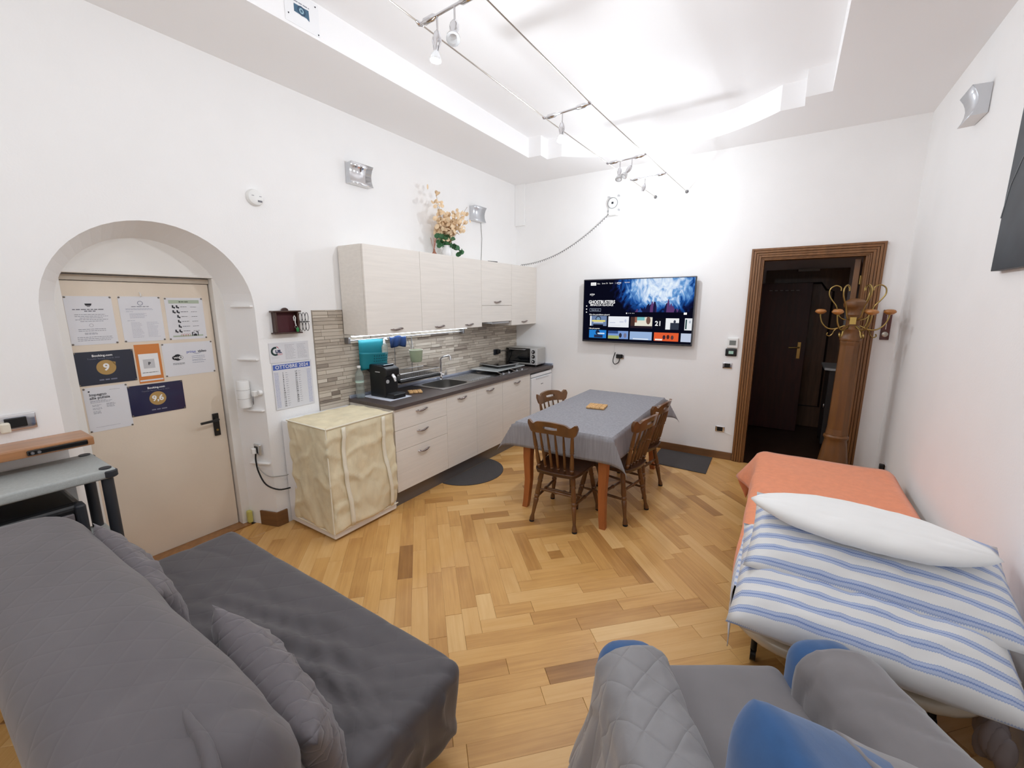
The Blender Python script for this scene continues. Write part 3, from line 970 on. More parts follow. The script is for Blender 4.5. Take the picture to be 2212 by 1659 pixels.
# rail with hanging things under the upper cabinets
rl = thing('hanging_rail', 'steel utensil rail with light bar under the wall cabinets', 'rail', (.05, -2.0, 1.405))
obj('tube', B().tube([(.055, -2.80, 1.412), (.055, -1.24, 1.412)], .008, 8), STEEL, rl, smooth=60)
for y in (-2.795, -1.245): obj('end_cap', B().box(.0135, .07, y - .012, y + .012, 1.385, 1.44), STEEL_D, rl, bevel=.005)
LEDM = emission('led_bar', (.86, .93, 1., 1), 5.0)
lb = thing('led_light_bar', 'glowing white light bar fixed under the wall cabinets', 'light', (.1, -2.0, 1.44))
bx('housing', .08, .125, -2.79, -1.25, 1.456, 1.467, WHITE, lb)
bx('diffuser', .082, .123, -2.785, -1.255, 1.446, 1.456, LEDM, lb)

def led_light():
    ld = bpy.data.lights.new('under_cabinet_light', 'AREA')
    ld.shape = 'RECTANGLE'; ld.size = .05; ld.size_y = 1.5; ld.energy = 1.6; ld.color = (.82, .9, 1)
    lo = bpy.data.objects.new('under_cabinet_light', ld)
    COL.objects.link(lo)
    lo.location = (.1025, -2.02, 1.444)
led_light()

TEAL = M('teal_fabric', c(10, 120, 132), rough=.6, var=.05)
tb = thing('teal_organiser', 'teal hanging holder with perforated pocket on the rail', 'organiser', (.05, -2.57, 1.15))
b = B()
def back(u, v):
    y = -2.70 + .27 * u; z = 1.41 - .27 * v
    return (.062 + .004 * sin(5 * u), y, z)
b.grid(back, 8, 8)
obj('back_panel', b, TEAL, tb, smooth=60, solid=.004)
b = B()
def pocket(u, v):
    y = -2.705 + .315 * u; z = 1.30 - .15 * v - .02 * u * (1 - v)
    return (.062 + .075 * sin(pi * min(max(u, .001), .999)) ** .5 * (1 - .35 * v), y - .02 * v * (u - .5), z)
b.grid(pocket, 16, 10)
pk = obj('pocket', b, TEAL, tb, smooth=60, solid=.004)
hm = M('teal_hole', c(6, 70, 80), rough=.8)
for i in range(7):
    for j in range(3):
        u = .36 + i * .08; v = .2 + j * .17
        p0 = Vector(pocket(u, v))
        obj('hole', B().lathe([(.006, 0), (.006, .0015)], (p0.x + .002, p0.y, p0.z), (1, 0, 0), 8), hm, pk)
sb = thing('soap_bottle', 'clear pump soap bottle standing in the teal holder', 'bottle', (.1, -2.445, 1.27))
obj('bottle', B().lathe([(.026, 0), (.028, .01), (.028, .07), (.02, .09), (.011, .1)], (.1, -2.445, 1.265), (0, 0, 1), 14), WATER, sb, smooth=50)
obj('pump', B().tube([(.1, -2.445, 1.365), (.1, -2.445, 1.405), (.12, -2.44, 1.41), (.135, -2.435, 1.4)], [.012, .008, .009, .005], 8), WHITE, sb, smooth=50)
b = B()
def cloth(u, v):
    y = -2.36 + .20 * u; z = 1.418 - .10 * v - .008 * sin(u * 9)
    return (.075 + .012 * sin(u * 14 + v * 2) * (.3 + v), y, z)
b.grid(cloth, 16, 8)
tag(obj('blue_cloth', b, M('navy_cloth', c(15, 44, 88), rough=.9, var=.1), smooth=60, solid=.008), 'folded dark blue cleaning cloth hung over the rail', 'cloth')
pt = thing('green_pot', 'pale green pot hanging from the rail', 'pot', (.14, -2.09, 1.155))
PG = M('pale_green', c(166, 178, 148), rough=.4)
obj('pot', B().lathe([(.048, 0), (.056, .01), (.066, .115), (.068, .12), (.062, .12), (.055, .03), (0, .028)], (.14, -2.09, 1.155), (0, 0, 1), 20), PG, pt, smooth=50)
obj('rim', B().lathe([(.063, 0), (.070, 0), (.071, .006), (.063, .006)], (.14, -2.09, 1.272), (0, 0, 1), 20, ring=True), M('rim_cream', c(222, 222, 208), rough=.4), pt, smooth=50)
obj('hanger', B().tube([(.055, -2.12, 1.425), (.05, -2.12, 1.40), (.085, -2.10, 1.29)], .003, 6), STEEL, pt, smooth=50)
obj('hanger', B().tube([(.055, -2.06, 1.425), (.05, -2.06, 1.40), (.085, -2.075, 1.29)], .003, 6), STEEL, pt, smooth=50)
dk = thing('dish_rack', 'chrome wire dish rack with black tray hung on the rail', 'dish rack', (.16, -2.1, 1.02))
w = B()
Y0, Y1, X0, X1, Z0, Z1 = -2.43, -1.90, .045, .27, 1.035, 1.085
w.tube([(X0, Y0, Z1), (X1, Y0, Z1), (X1, Y1, Z1), (X0, Y1, Z1), (X0, Y0, Z1)], .0045, 6)
w.tube([(X0, Y0, Z0), (X1, Y0, Z0), (X1, Y1, Z0), (X0, Y1, Z0), (X0, Y0, Z0)], .003, 6)
obj('frame', w, STEEL, dk, smooth=50)
for i in range(22):
    y = Y0 + (Y1 - Y0) * (i + .5) / 22
    obj('wire', B().tube([(X1, y, Z1), (X1, y, Z0), (X0, y, Z0), (X0, y, Z1)], .0016, 5), STEEL, dk)
for y in (-2.28, -2.06): obj('support', B().tube([(.05, y, 1.42), (.047, y, 1.3), (.045, y, Z0)], .0035, 6), STEEL_D, dk, smooth=50)
obj('tray', B().rbox(.04, .285, Y0 - .01, Y1 + .01, 1.0, 1.028, .012, 2, 4, 2), BLACK, dk, smooth=50)

# ------------------------------------------------------------------ washing machine under a fabric cover
wm = thing('washing_machine', 'white washing machine under a beige fabric cover', 'washing machine', (.3, -3.13, 0))
WX0, WX1, WY0, WY1 = .016, .592, -3.42, -2.83
bx('body', WX0, WX1, WY0, WY1, .018, .85, WHITE_G, wm, bevel=.01)
for (x, y) in ((.06, -3.37), (.54, -3.37), (.06, -2.88), (.54, -2.88)): obj('foot', B().lathe([(.02, 0), (.02, .02)], (x, y, 0), (0, 0, 1), 10), BLACK, wm)
COVER = M('beige_cover', c(230, 218, 186), rough=.85, var=.09, vscale=9., vstretch=(1, 1, .6), bump=.9, bscale=11., bstretch=(1, 1, .6))
def cov(p, n):
    s = .010 * noise.noise(Vector((p.x * 9, p.y * 9, p.z * 6))) + .022 * noise.noise(Vector((p.x * 4 + 3, p.y * 4, p.z * 3)))
    s += .012 * ridge(p.x * 5 + 2, p.y * 5, p.z * 4.5, 4.) - .008 * ridge(p.x * 8, p.y * 8 + 5, p.z * 5, 4.)
    if p.z > .84: return (p.x, p.y, p.z + s * .5)
    return (p.x + (s + .003 if p.x > .3 else 0), p.y - (s if p.y < -3.1 else 0), p.z + .010 * sin(p.y * 17 + p.x * 11) * (1 if p.z < .2 else 0))
bcv = B().rbox(.11, WX1 + .012, WY0 - .01, WY1 + .006, .075, .868, .02, 30, 34, 42, cov)
cv = obj('cover', bcv, COVER, wm, smooth=60)
PIP = M('cover_piping', c(240, 234, 214), rough=.8)
def fx(y, z): return WX1 + .0195
obj('piping', B().tube([(.12, WY0 - .014, .866), (WX1 + .013, WY0 - .012, .866)], .006, 6), PIP, cv, smooth=60)
obj('piping', B().tube([(WX1 + .013, WY0 - .012, .866), (WX1 + .013, WY1, .866)], .006, 6), PIP, cv, smooth=60)
obj('piping', B().tube([(WX1 + .012, WY0 - .012, .866), (WX1 + .012, WY0 - .012, .08)], .005, 6), PIP, cv, smooth=60)
obj('piping', B().tube([(.12, WY0 - .012, .078), (WX1 + .012, WY0 - .012, .074), (WX1 + .014, WY1, .076)], .005, 6), PIP, cv, smooth=60)
for (ya, yb) in ((-3.30, -3.29), (-2.94, -2.91)):
    b = B()
    def strip(u, v):
        z = .855 - .77 * v
        y = ya + (yb - ya) * v + .012 * sin(v * 5 + ya) + .034 * (u - .5)
        s = .010 * noise.noise(Vector((.6 * 9, y * 9, z * 6))) + .022 * noise.noise(Vector((.6 * 4 + 3, y * 4, z * 3)))
        s += .012 * ridge(.6 * 5 + 2, y * 5, z * 4.5, 4.)
        return (WX1 + .021 + s, y, z)
    b.grid(strip, 2, 22)
    obj('zip_flap', b, PIP, cv, smooth=60, solid=.003)
wire = thing('machine_cable', 'black and grey cables from the recess socket to the washing machine', 'cable', (-.1, -3.53, .3))
obj('black_lead', B().tube([(-.10, -3.575, .60), (-.10, -3.58, .55), (-.08, -3.58, .46), (-.03, -3.56, .36), (.03, -3.50, .31), (.05, -3.42, .30)], .006, 8, sm=5), BLACK, wire, smooth=60)
obj('grey_lead', B().tube([(-.11, -3.575, .58), (-.10, -3.58, .52), (-.05, -3.56, .45), (.0, -3.53, .42), (.04, -3.45, .41), (.04, -3.42, .41)], .004, 8, sm=5), M('grey_cable', c(165, 165, 162), rough=.5), wire, smooth=60)

# ------------------------------------------------------------------ mats on the floor
MATG = M('grey_mat', c(78, 74, 74), rough=.95, var=.12, vscale=120., bump=.5, bscale=300.)
pts = [(.545 + .37 * sin(pi * i / 30), -1.82 - .39 * cos(pi * i / 30)) for i in range(31)]
tag(obj('half_round_mat', B().prism(pts, 'z', 0.001, .007), MATG, bevel=.002), 'half-round dark grey mat on the floor by the kitchen plinth', 'mat')
tag(obj('door_mat', B().prism([(2.10, -.56), (2.672, -.585), (2.66, -.035), (2.09, -.03)], 'z', 0.001, .007), MATG, bevel=.002), 'rectangular dark grey mat on the floor below the skirting', 'mat')

# ------------------------------------------------------------------ dining table, cloth, chairs
TLEG = wood('table_leg_wood', c(168, 98, 50), rough=.35, var=.12)
TX0, TX1, TY0, TY1, TZ = 1.415, 2.225, -2.225, -.66, .765
tb_ = thing('dining_table', 'wooden dining table with curved orange-brown legs under a grey cloth', 'table', ((TX0 + TX1) / 2, (TY0 + TY1) / 2, 0))
bx('tabletop', TX0, TX1, TY0, TY1, TZ - .025, TZ - .004, TLEG, tb_, bevel=.004)
bx('apron', TX0 + .06, TX1 - .06, TY0 + .06, TY1 - .06, TZ - .115, TZ - .026, TLEG, tb_)
for (lx, sx) in ((TX0 + .075, -1), (TX1 - .075, 1)):
    for (ly, sy) in ((TY0 + .075, -1), (TY1 - .075, 1)):
        b = B()
        prof = [(0, .048, .020), (.06, .050, .012), (.25, .056, .0), (.45, .066, .004), (.62, .074, .0), (TZ - .03, .074, 0)]
        vs = []
        for (z, s, o) in prof:
            h = s / 2
            for (ax, ay) in ((-1, -1), (1, -1), (1, 1), (-1, 1)):
                vs.append((lx + ax * h + sx * o, ly + ay * h + sy * o, z))
        fs = [(3, 2, 1, 0)] + [(i * 4 + j, i * 4 + (j + 1) % 4, (i + 1) * 4 + (j + 1) % 4, (i + 1) * 4 + j) for i in range(5) for j in range(4)] + [(20, 21, 22, 23)]
        obj('leg', b.add(vs, fs), TLEG, tb_, bevel=.003)

CLOTH = M('grey_tablecloth', c(146, 145, 150), rough=.9, var=.13, vscale=60., vstretch=(1, 1, .08), bump=.2, bscale=250.)
def tablecloth():
    over = .21
    cx, cy = (TX0 + TX1) / 2, (TY0 + TY1) / 2
    hx, hy = (TX1 - TX0) / 2 + .006, (TY1 - TY0) / 2 + .006
    def ticks(h):
        n = 14
        t = [-h + 2 * h * i / n for i in range(n + 1)]
        k = 9
        return [-h - over * (k - i) / k for i in range(k)] + t + [h + over * (i + 1) / k for i in range(k)]
    A, Bt = ticks(hx), ticks(hy)
    def pos(a, bb):
        p = max(abs(a) - hx, 0); q = max(abs(bb) - hy, 0)
        sx = 1 if a > 0 else -1; sy = 1 if bb > 0 else -1
        z = TZ
        if p == 0 and q == 0:
            return (cx + a, cy + bb, TZ + .0008 * noise.noise(Vector((a * 5, bb * 5, 0))))
        rnd_ = .012
        if q == 0 or p == 0:
            d = p or q
            fold = .010 * sin((bb if q == 0 else a) * 11 + 1) * min(d / over, 1) + .004
            out = min(d, rnd_) * .7 + fold + .03 * d
            z = TZ - (d - min(d, rnd_) * .4)
            if q == 0: return (cx + sx * (hx + out), cy + bb, z)
            return (cx + a, cy + sy * (hy + out), z)
        r = hypot(p, q); f = atan2(q, p)
        s2 = sin(2 * f)
        ps = s2 * .50
        lay = -.008 * cos(2 * f) * s2 * r / over
        ox = r * sin(ps) * .93 + .016; oy = r * sin(ps) * .34 + .016 + lay
        return (cx + sx * (hx + ox), cy + sy * (hy + oy), TZ - r * cos(ps) + .004)
    b = B()
    nx, ny = len(A), len(Bt)
    b.add([pos(a, q) for q in Bt for a in A], [(j * nx + i, j * nx + i + 1, (j + 1) * nx + i + 1, (j + 1) * nx + i) for j in range(ny - 1) for i in range(nx - 1)])
    o = obj('tablecloth', b, CLOTH, smooth=50, solid=.002)
    tag(o, 'grey woven tablecloth draped over the dining table', 'tablecloth')
tablecloth()
cork_trivet((1.80, -1.43, TZ + .002), radians(8), 'cork trivet in the middle of the grey tablecloth', 4, 8)

CH = wood('chair_wood', c(104, 68, 36), rough=.32, stretch=(.5, .5, .12), var=.3)
CHS = wood('chair_seat_wood', c(66, 38, 20), rough=.3, stretch=(.12, .6, 1), var=.25)
RUB = M('rubber_tip', c(25, 24, 28), rough=.7)
def turned(p0, p1, prof, n=10):
    """a turned rod: prof is (t along, radius)"""
    p0, p1 = Vector(p0), Vector(p1)
    L = (p1 - p0).length
    return B().lathe([(r, t * L) for t, r in prof], p0, p1 - p0, n)
LEGP = [(0, .019), (.03, .021), (.07, .017), (.12, .013), (.3, .017), (.42, .021), (.44, .016), (.46, .021), (.49, .022), (.51, .016), (.53, .021), (.62, .02), (.75, .017), (.78, .021), (.80, .016), (.83, .02), (1, .018)]
SPN = [(0, .007), (.08, .010), (.10, .013), (.115, .009), (.13, .012), (.3, .0115), (.55, .010), (.6, .0085), (.62, .012), (.635, .009), (.66, .011), (.85, .009), (1, .007)]
PST = [(0, .010), (.08, .016), (.12, .019), (.14, .013), (.17, .018), (.3, .017), (.5, .013), (.54, .012), (.57, .018), (.6, .013), (.63, .017), (.85, .014), (1, .011)]
def make_chair(label, loc, rz):
    t = thing('dining_chair', label, 'chair', loc, rz, 'spindle-back wooden chairs around the table', world=False)
    b = B()
    def seat(u, v):
        y = -.215 + .43 * v
        w = .185 + .03 * v - .012 * (2 * v - 1) ** 4
        x = (2 * u - 1)
        k = (1 - .10 * (abs(2 * v - 1) ** 6)) 
        yy = y + (-.02 * (1 - x * x) if v < .5 else .012 * (1 - x * x)) * abs(2 * v - 1)
        return (x * w * k, yy, .452 - .010 * (1 - x * x) * sin(pi * v))
    nu, nv = 14, 12
    vs = [seat(i / nu, j / nv) for j in range(nv + 1) for i in range(nu + 1)]
    m = len(vs)
    vs2 = [(x * .95, y * .96, .420) for (x, y, z) in vs]
    fs = [(j * (nu + 1) + i, j * (nu + 1) + i + 1, (j + 1) * (nu + 1) + i + 1, (j + 1) * (nu + 1) + i) for j in range(nv) for i in range(nu)]
    fs2 = [tuple(m + k for k in reversed(f)) for f in fs]
    rim = [i for i in range(nu + 1)] + [j * (nu + 1) + nu for j in range(1, nv + 1)] + [nv * (nu + 1) + i for i in range(nu - 1, -1, -1)] + [j * (nu + 1) for j in range(nv - 1, 0, -1)]
    fs3 = [(rim[i], m + rim[i], m + rim[(i + 1) % len(rim)], rim[(i + 1) % len(rim)]) for i in range(len(rim))]
    obj('seat', b.add(vs + vs2, fs + fs2 + fs3), CHS, t, smooth=60, bevel=.004)
    feet = {}
    for sx in (-1, 1):
        for (fy, ty, fx, tx) in ((-.225, -.15, .185, .13), (.225, .15, .212, .15)):
            lg = obj('leg', turned((sx * fx, fy, .012), (sx * tx, ty, .43), LEGP), CH, t, smooth=50)
            obj('foot_tip', B().lathe([(.0195, 0), (.0205, .012), (.019, .014)], (sx * fx, fy, 0), (0, 0, 1), 10), RUB, lg, smooth=40)
            feet[(sx, fy > 0)] = ((sx * fx, fy), (sx * tx, ty))
    def at(sx, fr, z):
        (x0, y0), (x1, y1) = feet[(sx, fr)]
        k = z / .43
        return (x0 + (x1 - x0) * k, y0 + (y1 - y0) * k, z)
    STR = [(0, .008), (.2, .011), (.45, .011), (.48, .016), (.52, .016), (.55, .011), (.8, .011), (1, .008)]
    A = []
    for sx in (-1, 1):
        obj('stretcher', turned(at(sx, False, .20), at(sx, True, .20), STR), CH, t, smooth=50)
    m0 = [(at(s, False, .20)[i] + at(s, True, .20)[i]) / 2 for s in (-1, 1) for i in range(3)]
    obj('stretcher', turned(m0[:3], m0[3:], STR), CH, t, smooth=50)
    obj('stretcher', turned(at(-1, False, .27), at(1, False, .27), STR), CH, t, smooth=50)
    # curved back: posts, spindles and a shaped crest rail with a hand slot
    def rail(xn, z):        # xn -1..1
        k = (z - .44) / .43
        return Vector((xn * (.155 + .055 * k), -.185 - .095 * k - .045 * k * (1 - xn * xn) + .02 * k, z))
    for i, xn in enumerate((-.92, -.55, -.18, .18, .55, .92)):
        kind = PST if i in (0, 5) else SPN
        p0 = rail(xn * .95, .445); p1 = rail(xn * .88, .775)
        obj('post' if i in (0, 5) else 'spindle', turned(p0, p1, kind), CH, t, smooth=50)
    b = B()
    nu = 36
    def edge(xn):
        ax = abs(xn)
        top = .872 - .010 * (1 - cos(ax * pi * 1.0)) - (.018 * exp(-((ax - .72) / .10) ** 2)) + .012 * exp(-((ax - .92) / .09) ** 2)
        bot = .768 + .006 * cos(xn * pi) + (.02 * max(0, ax - .85) / .15)
        if ax > .9:
            q = (ax - .9) / .1
            mid = .83; top = mid + (top - mid) * sqrt(max(1 - q * q, 0.02)); bot = mid + (bot - mid) * sqrt(max(1 - q * q, .02))
        return bot, top
    th = .013
    vs = []
    rows = 4
    for i in range(nu + 1):
        xn = -1 + 2 * i / nu
        lo, hi = edge(xn)
        slot = abs(xn) < .26
        s0, s1 = (.808, .832)
        if slot:
            zz = [lo, s0 + .004 * (xn / .26) ** 2, s1 - .004 * (xn / .26) ** 2, hi]
        else: zz = [lo, lo + (hi - lo) * .4, lo + (hi - lo) * .62, hi]
        for d in (-th, th):
            for z in zz:
                p = rail(xn, z)
                p.y = p.y + d * .9
                vs.append(p)
    fs = []
    for i in range(nu):
        a, c_ = i * 8, (i + 1) * 8
        xm = abs(-1 + 2 * (i + .5) / nu)
        open_ = xm < .26
        for k in range(3):
            if k == 1 and open_: continue
            fs.append((a + k, c_ + k, c_ + k + 1, a + k + 1))
            fs.append((a + 4 + k + 1, c_ + 4 + k + 1, c_ + 4 + k, a + 4 + k))
        fs.append((a, a + 4, c_ + 4, c_)); fs.append((a + 3, c_ + 3, c_ + 7, a + 7))
        if open_:
            fs.append((a + 1, c_ + 1, c_ + 5, a + 5)); fs.append((a + 2, a + 6, c_ + 6, c_ + 2))
            if xm + 2 / nu >= .26:
                pass
    e = 0
    fs.append((0, 1, 2, 3, 7, 6, 5, 4)); L = nu * 8
    fs.append((L + 4, L + 5, L + 6, L + 7, L + 3, L + 2, L + 1, L))
    # slot end walls
    idx = [i for i in range(nu) if abs(-1 + 2 * (i + .5) / nu) < .26]
    for i in (idx[0], idx[-1] + 1): fs.append((i * 8 + 1, i * 8 + 2, i * 8 + 6, i * 8 + 5))
    obj('crest_rail', b.add(vs, fs), CH, t, smooth=50)
    return t
chair0 = make_chair('dark spindle-back chair at the near end of the table, seen from behind', (1.82, -2.135, 0), radians(2))
dup(chair0, (2.115, -1.815, 0), radians(80), 'dark spindle-back chair on the right side of the table, nearer the camera')
dup(chair0, (2.10, -1.265, 0), radians(82), 'dark spindle-back chair on the right side of the table, nearer the back wall')
dup(chair0, (1.57, -1.51, 0), radians(-108), 'dark spindle-back chair on the kitchen side, only its crest rail above the table')

# ------------------------------------------------------------------ television
tvx0, tvx1, tvz0, tvz1 = 1.053, 2.357, 1.255, 2.015
TVG = M('tv_bezel', c(70, 70, 74), rough=.3, metal=.6)
tv = thing('television', 'flat television on the back wall showing a streaming menu', 'television', ((tvx0 + tvx1) / 2, 0, tvz0))
bx('wall_bracket', 1.5, 1.9, -.055, -.002, 1.45, 1.8, DARK_GREY, tv)
bx('housing', tvx0, tvx1, -.095, -.056, tvz0, tvz1, TVG, tv, bevel=.006)
scr = bx('screen', tvx0 + .012, tvx1 - .012, -.0975, -.095, tvz0 + .022, tvz1 - .012, emission('tv_dark', c(10, 11, 26), 1.), tv)
SW = tvx1 - tvx0 - .024; SH = tvz1 - tvz0 - .034
S = Sheet((tvx0 + .012, -.0975, tvz1 - .012), (1, 0, 0), (0, 0, 1))   # y down is negative

def tv_art():
    m = bpy.data.materials.new('tv_artwork')
    m.use_nodes = True
    t = m.node_tree
    t.nodes.clear()
    tc = nd(t, 'ShaderNodeTexCoord')
    mp = nd(t, 'ShaderNodeMapping'); mp.inputs['Scale'].default_value = (7., 1, 4.)
    t.links.new(tc.outputs['Object'], mp.inputs[0])
    n = nd(t, 'ShaderNodeTexNoise', in_={'Scale': 1.3, 'Detail': 6., 'Distortion': 2.2})
    t.links.new(mp.outputs[0], n.inputs['Vector'])
    sp = nd(t, 'ShaderNodeSeparateXYZ')
    t.links.new(tc.outputs['Object'], sp.inputs[0])
    # a bright burst right of centre that fades to dark at the left and the bottom
    dx = math_node(t, 'DIVIDE', math_node(t, 'SUBTRACT', sp.outputs[0], .26), .52)
    dz = math_node(t, 'DIVIDE', math_node(t, 'SUBTRACT', sp.outputs[2], .66), .36)
    r2 = math_node(t, 'ADD', math_node(t, 'MULTIPLY', dx, dx), math_node(t, 'MULTIPLY', dz, dz))
    fall = math_node(t, 'SUBTRACT', 1.05, r2)
    s = math_node(t, 'ADD', math_node(t, 'MULTIPLY', fall, .78), math_node(t, 'MULTIPLY', math_node(t, 'SUBTRACT', n.outputs['Fac'], .5), 1.1))
    cr = nd(t, 'ShaderNodeValToRGB')
    el = cr.color_ramp.elements
    el[0].position = 0; el[0].color = c(10, 11, 26)
    el[1].position = .95; el[1].color = c(240, 250, 255)
    for p_, col in ((.2, c(16, 24, 66)), (.42, c(30, 84, 160)), (.6, c(110, 160, 215)), (.75, c(205, 222, 245))):
        e = el.new(p_); e.color = col
    t.links.new(s, cr.inputs[0])
    em = nd(t, 'ShaderNodeEmission', in_={'Strength': 1.0})
    t.links.new(cr.outputs[0], em.inputs[0])
    o = nd(t, 'ShaderNodeOutputMaterial')
    t.links.new(em.outputs[0], o.inputs[0])
    return m
def px(u, v):        # photograph-like layout on a 1850 x 1080 canvas
    return u / 1850 * SW, -v / 1080 * SH
def scr_rect(u0, v0, u1, v1, mat, name, d=.0008):
    x0, y0 = px(u0, v1); x1, y1 = px(u1, v0)
    return obj(name, S.rect(B(), x0, x1, y0, y1, d), mat, scr)
scr_rect(330, 0, 1850, 640, tv_art(), 'artwork')
eW = emission('tv_white', (1, 1, 1, 1), 1.); eG = emission('tv_grey', c(150, 155, 170), 1.)
# generic crowd of dark figures in front of the burst
def figures():
    rr = random.Random(4)
    dk_ = emission('tv_figure_dark', c(26, 26, 60), 1.); pu = emission('tv_figure_plum', c(92, 60, 110), 1.); bl_ = emission('tv_figure_blue', c(54, 84, 150), 1.)
    for i in range(26):
        u = 960 + 690 * rr.random(); h = 130 + 360 * exp(-((u - 1330) / 190) ** 2) * rr.uniform(.4, 1)
        base = 640; w = rr.uniform(26, 52)
        q = B(); d = .0010 + .00002 * i
        ang = [pi * (.5 + k / 5) for k in range(-2, 3)]
        head = [(u + w * .3 * cos(t), base - h * .84 - w * .42 * sin(t)) for t in (-.3, .4, 1.1, 1.6, 2.1, 2.8, 3.4)]
        S.poly(q, [px(*k) for k in [(u - w, base), (u + w, base), (u + w * .8, base - h * .62)] + head + [(u - w * .8, base - h * .6)]], d)
        obj('figure', q, rr.choice((dk_, dk_, pu, bl_)), scr)
figures()
scr_rect(0, 560, 1850, 640, emission('tv_dark', c(10, 11, 26)), 'lower_fade', .0024)
def tvt(txt, u, v, size, mat=None, d=.0028, **kw):
    x, y = px(u, v)
    return obj('menu_text', S.text(B(), txt, x, y, size, d, **kw), mat or eW, scr)
tvt('GHOSTBUSTERS', 335, 388, .054, bold=.022, sx=.86)
tvt('MINACCIA GLACIALE', 335, 440, .034, bold=.018, sx=.90)
tvt('Film', 268, 64, .021); tvt('Serie TV', 382, 61, .021); tvt('Sport', 495, 58, .021); tvt('|', 568, 57, .021); tvt('prime', 632, 54, .023, bold=.02); tvt('Iscriviti', 775, 52, .021)
tvt('prime', 155, 245, .026, bold=.02)
tvt('Film che potrebbero piacerti', 112, 612, .0225, bold=.012, align='LEFT'); tvt('I film pi\u00f9 popolari', 112, 864, .020, bold=.012, align='LEFT')
for (u, v) in ((55, 458), (55, 515), (55, 570)): obj('menu_icon', S.disc(B(), *px(u, v), .0075, None, .0028, 12), eW, scr)
for k, u in enumerate((790, 830, 860, 890, 915)): obj('page_dot', S.disc(B(), *px(u, 582), .008 if k == 0 else .004, None, .0028, 12), eW, scr)
for cxu, cvv in ((155, 268), (632, 76)): obj('smile', S.ring(B(), *px(cxu, cvv - 22), .018, .0205, .0028, 12, pi * 1.2, pi * 1.8), eW, scr)
for (u0, v0, u1, v1) in ((122, 38, 222, 92), (1715, 562, 1762, 596)):
    x0, y0 = px(u0, v1); x1, y1 = px(u1, v0); obj('menu_tab', S.rect(B(), x0, x1, y0, y1, .0027), eW, scr)
tvt('Home', 172, 65, .022, emission('tv_ink', c(40, 44, 60)), .003)
b = B()
def P2(u, v): return px(u, v)
o0 = [(115, 502), (325, 502), (325, 556), (115, 556)]; i0 = [(119, 507), (321, 507), (321, 551), (119, 551)]
b.add([S.P(*px(*q), .0027) for q in o0 + i0], [(0, 4, 5, 1), (1, 5, 6, 2), (2, 6, 7, 3), (3, 7, 4, 0)])
eO = emission('tv_outline', c(160, 170, 190))
obj('button_outline', b, eO, scr)
tvt('Guarda ora', 220, 529, .022, eO, bold=.01)
def thumb(u0, v0, u1, v1, col, extra):
    scr_rect(u0, v0, u1, v1, emission('thumb_%d_%d' % (u0, v0), c(*col)), 'thumbnail', .0027)
    for ei, (a0, b0, a1, b1, cc, kind) in enumerate(extra):
        dz = .0002 * ei
        U = lambda f: u0 + (u1 - u0) * f; V = lambda f: v0 + (v1 - v0) * f
        q = B()
        if kind == 'r':
            xx0, yy0 = px(U(a0), V(b1)); xx1, yy1 = px(U(a1), V(b0)); S.rect(q, xx0, xx1, yy0, yy1, .0031 + dz)
        elif kind == 'd':
            xx, yy = px(U(a0), V(b0)); S.disc(q, xx, yy, a1 * SW / 1850 * (u1 - u0), b1 * SH / 1080 * (v1 - v0), .0031 + dz, 14)
        else:
            xx, yy = px(U(a0), V(b0)); S.text(q, kind, xx, yy, a1, .0031 + dz, bold=.02)
        obj('thumbnail_shape', q, emission('ts_%d_%d_%d' % cc, c(*cc)), scr)
thumb(128, 635, 440, 815, (110, 130, 165), [(0, .0, .09, 1, (230, 235, 240), 'r'), (.5, .28, .16, .26, (28, 30, 40), 'd'), (.5, .30, .12, .2, (120, 150, 180), 'd'), (.12, .42, .92, .58, (225, 215, 120), 'r'), (.22, .62, .8, .68, (235, 235, 240), 'r'), (.2, .85, .8, 1, (20, 22, 34), 'r')])
thumb(470, 640, 835, 830, (232, 234, 240), [(.08, .55, .35, .62, (190, 196, 215), 'r'), (.55, .45, .75, .55, (200, 205, 222), 'r'), (.1, .8, .6, .84, (205, 208, 220), 'r'), (.84, .4, .05, .16, (200, 205, 225), 'd')])
thumb(865, 645, 1230, 835, (225, 220, 205), [(0, 0, .2, 1, (70, 48, 44), 'r'), (.2, 0, .3, .5, (150, 96, 80), 'r'), (.3, 0, .65, .3, (120, 185, 190), 'r'), (.82, .3, .1, .35, (110, 80, 70), 'd'), (0, .8, 1, 1, (40, 30, 40), 'r')])
thumb(1290, 655, 1660, 850, (14, 14, 24), [(.1, .5, .075, 0, (245, 245, 245), '21'), (.42, .02, .98, .98, (235, 236, 238), 'r'), (.62, .4, .98, .98, (50, 56, 70), 'r'), (.8, .3, .05, .14, (60, 64, 80), 'd')])
thumb(1740, 655, 1850, 850, (225, 228, 232), [(.1, .1, .3, .9, (40, 70, 70), 'r'), (.7, .3, .12, .12, (170, 178, 190), 'd')])
thumb(118, 890, 440, 1035, (40, 125, 205), [(.3, .6, .8, .95, (40, 48, 80), 'r'), (.5, .3, .12, .3, (30, 40, 70), 'd'), (.5, .35, .9, .5, (220, 232, 245), 'r')])
thumb(475, 895, 835, 1037, (120, 150, 205), [(0, .6, .55, 1, (160, 172, 110), 'r'), (0, 0, .5, .35, (50, 76, 130), 'r'), (.62, .55, .07, .3, (50, 48, 60), 'd'), (.85, .55, .07, .3, (120, 118, 140), 'd')])
thumb(862, 898, 1235, 1040, (150, 176, 214), [(.15, .82, .85, .94, (225, 232, 242), 'r')])
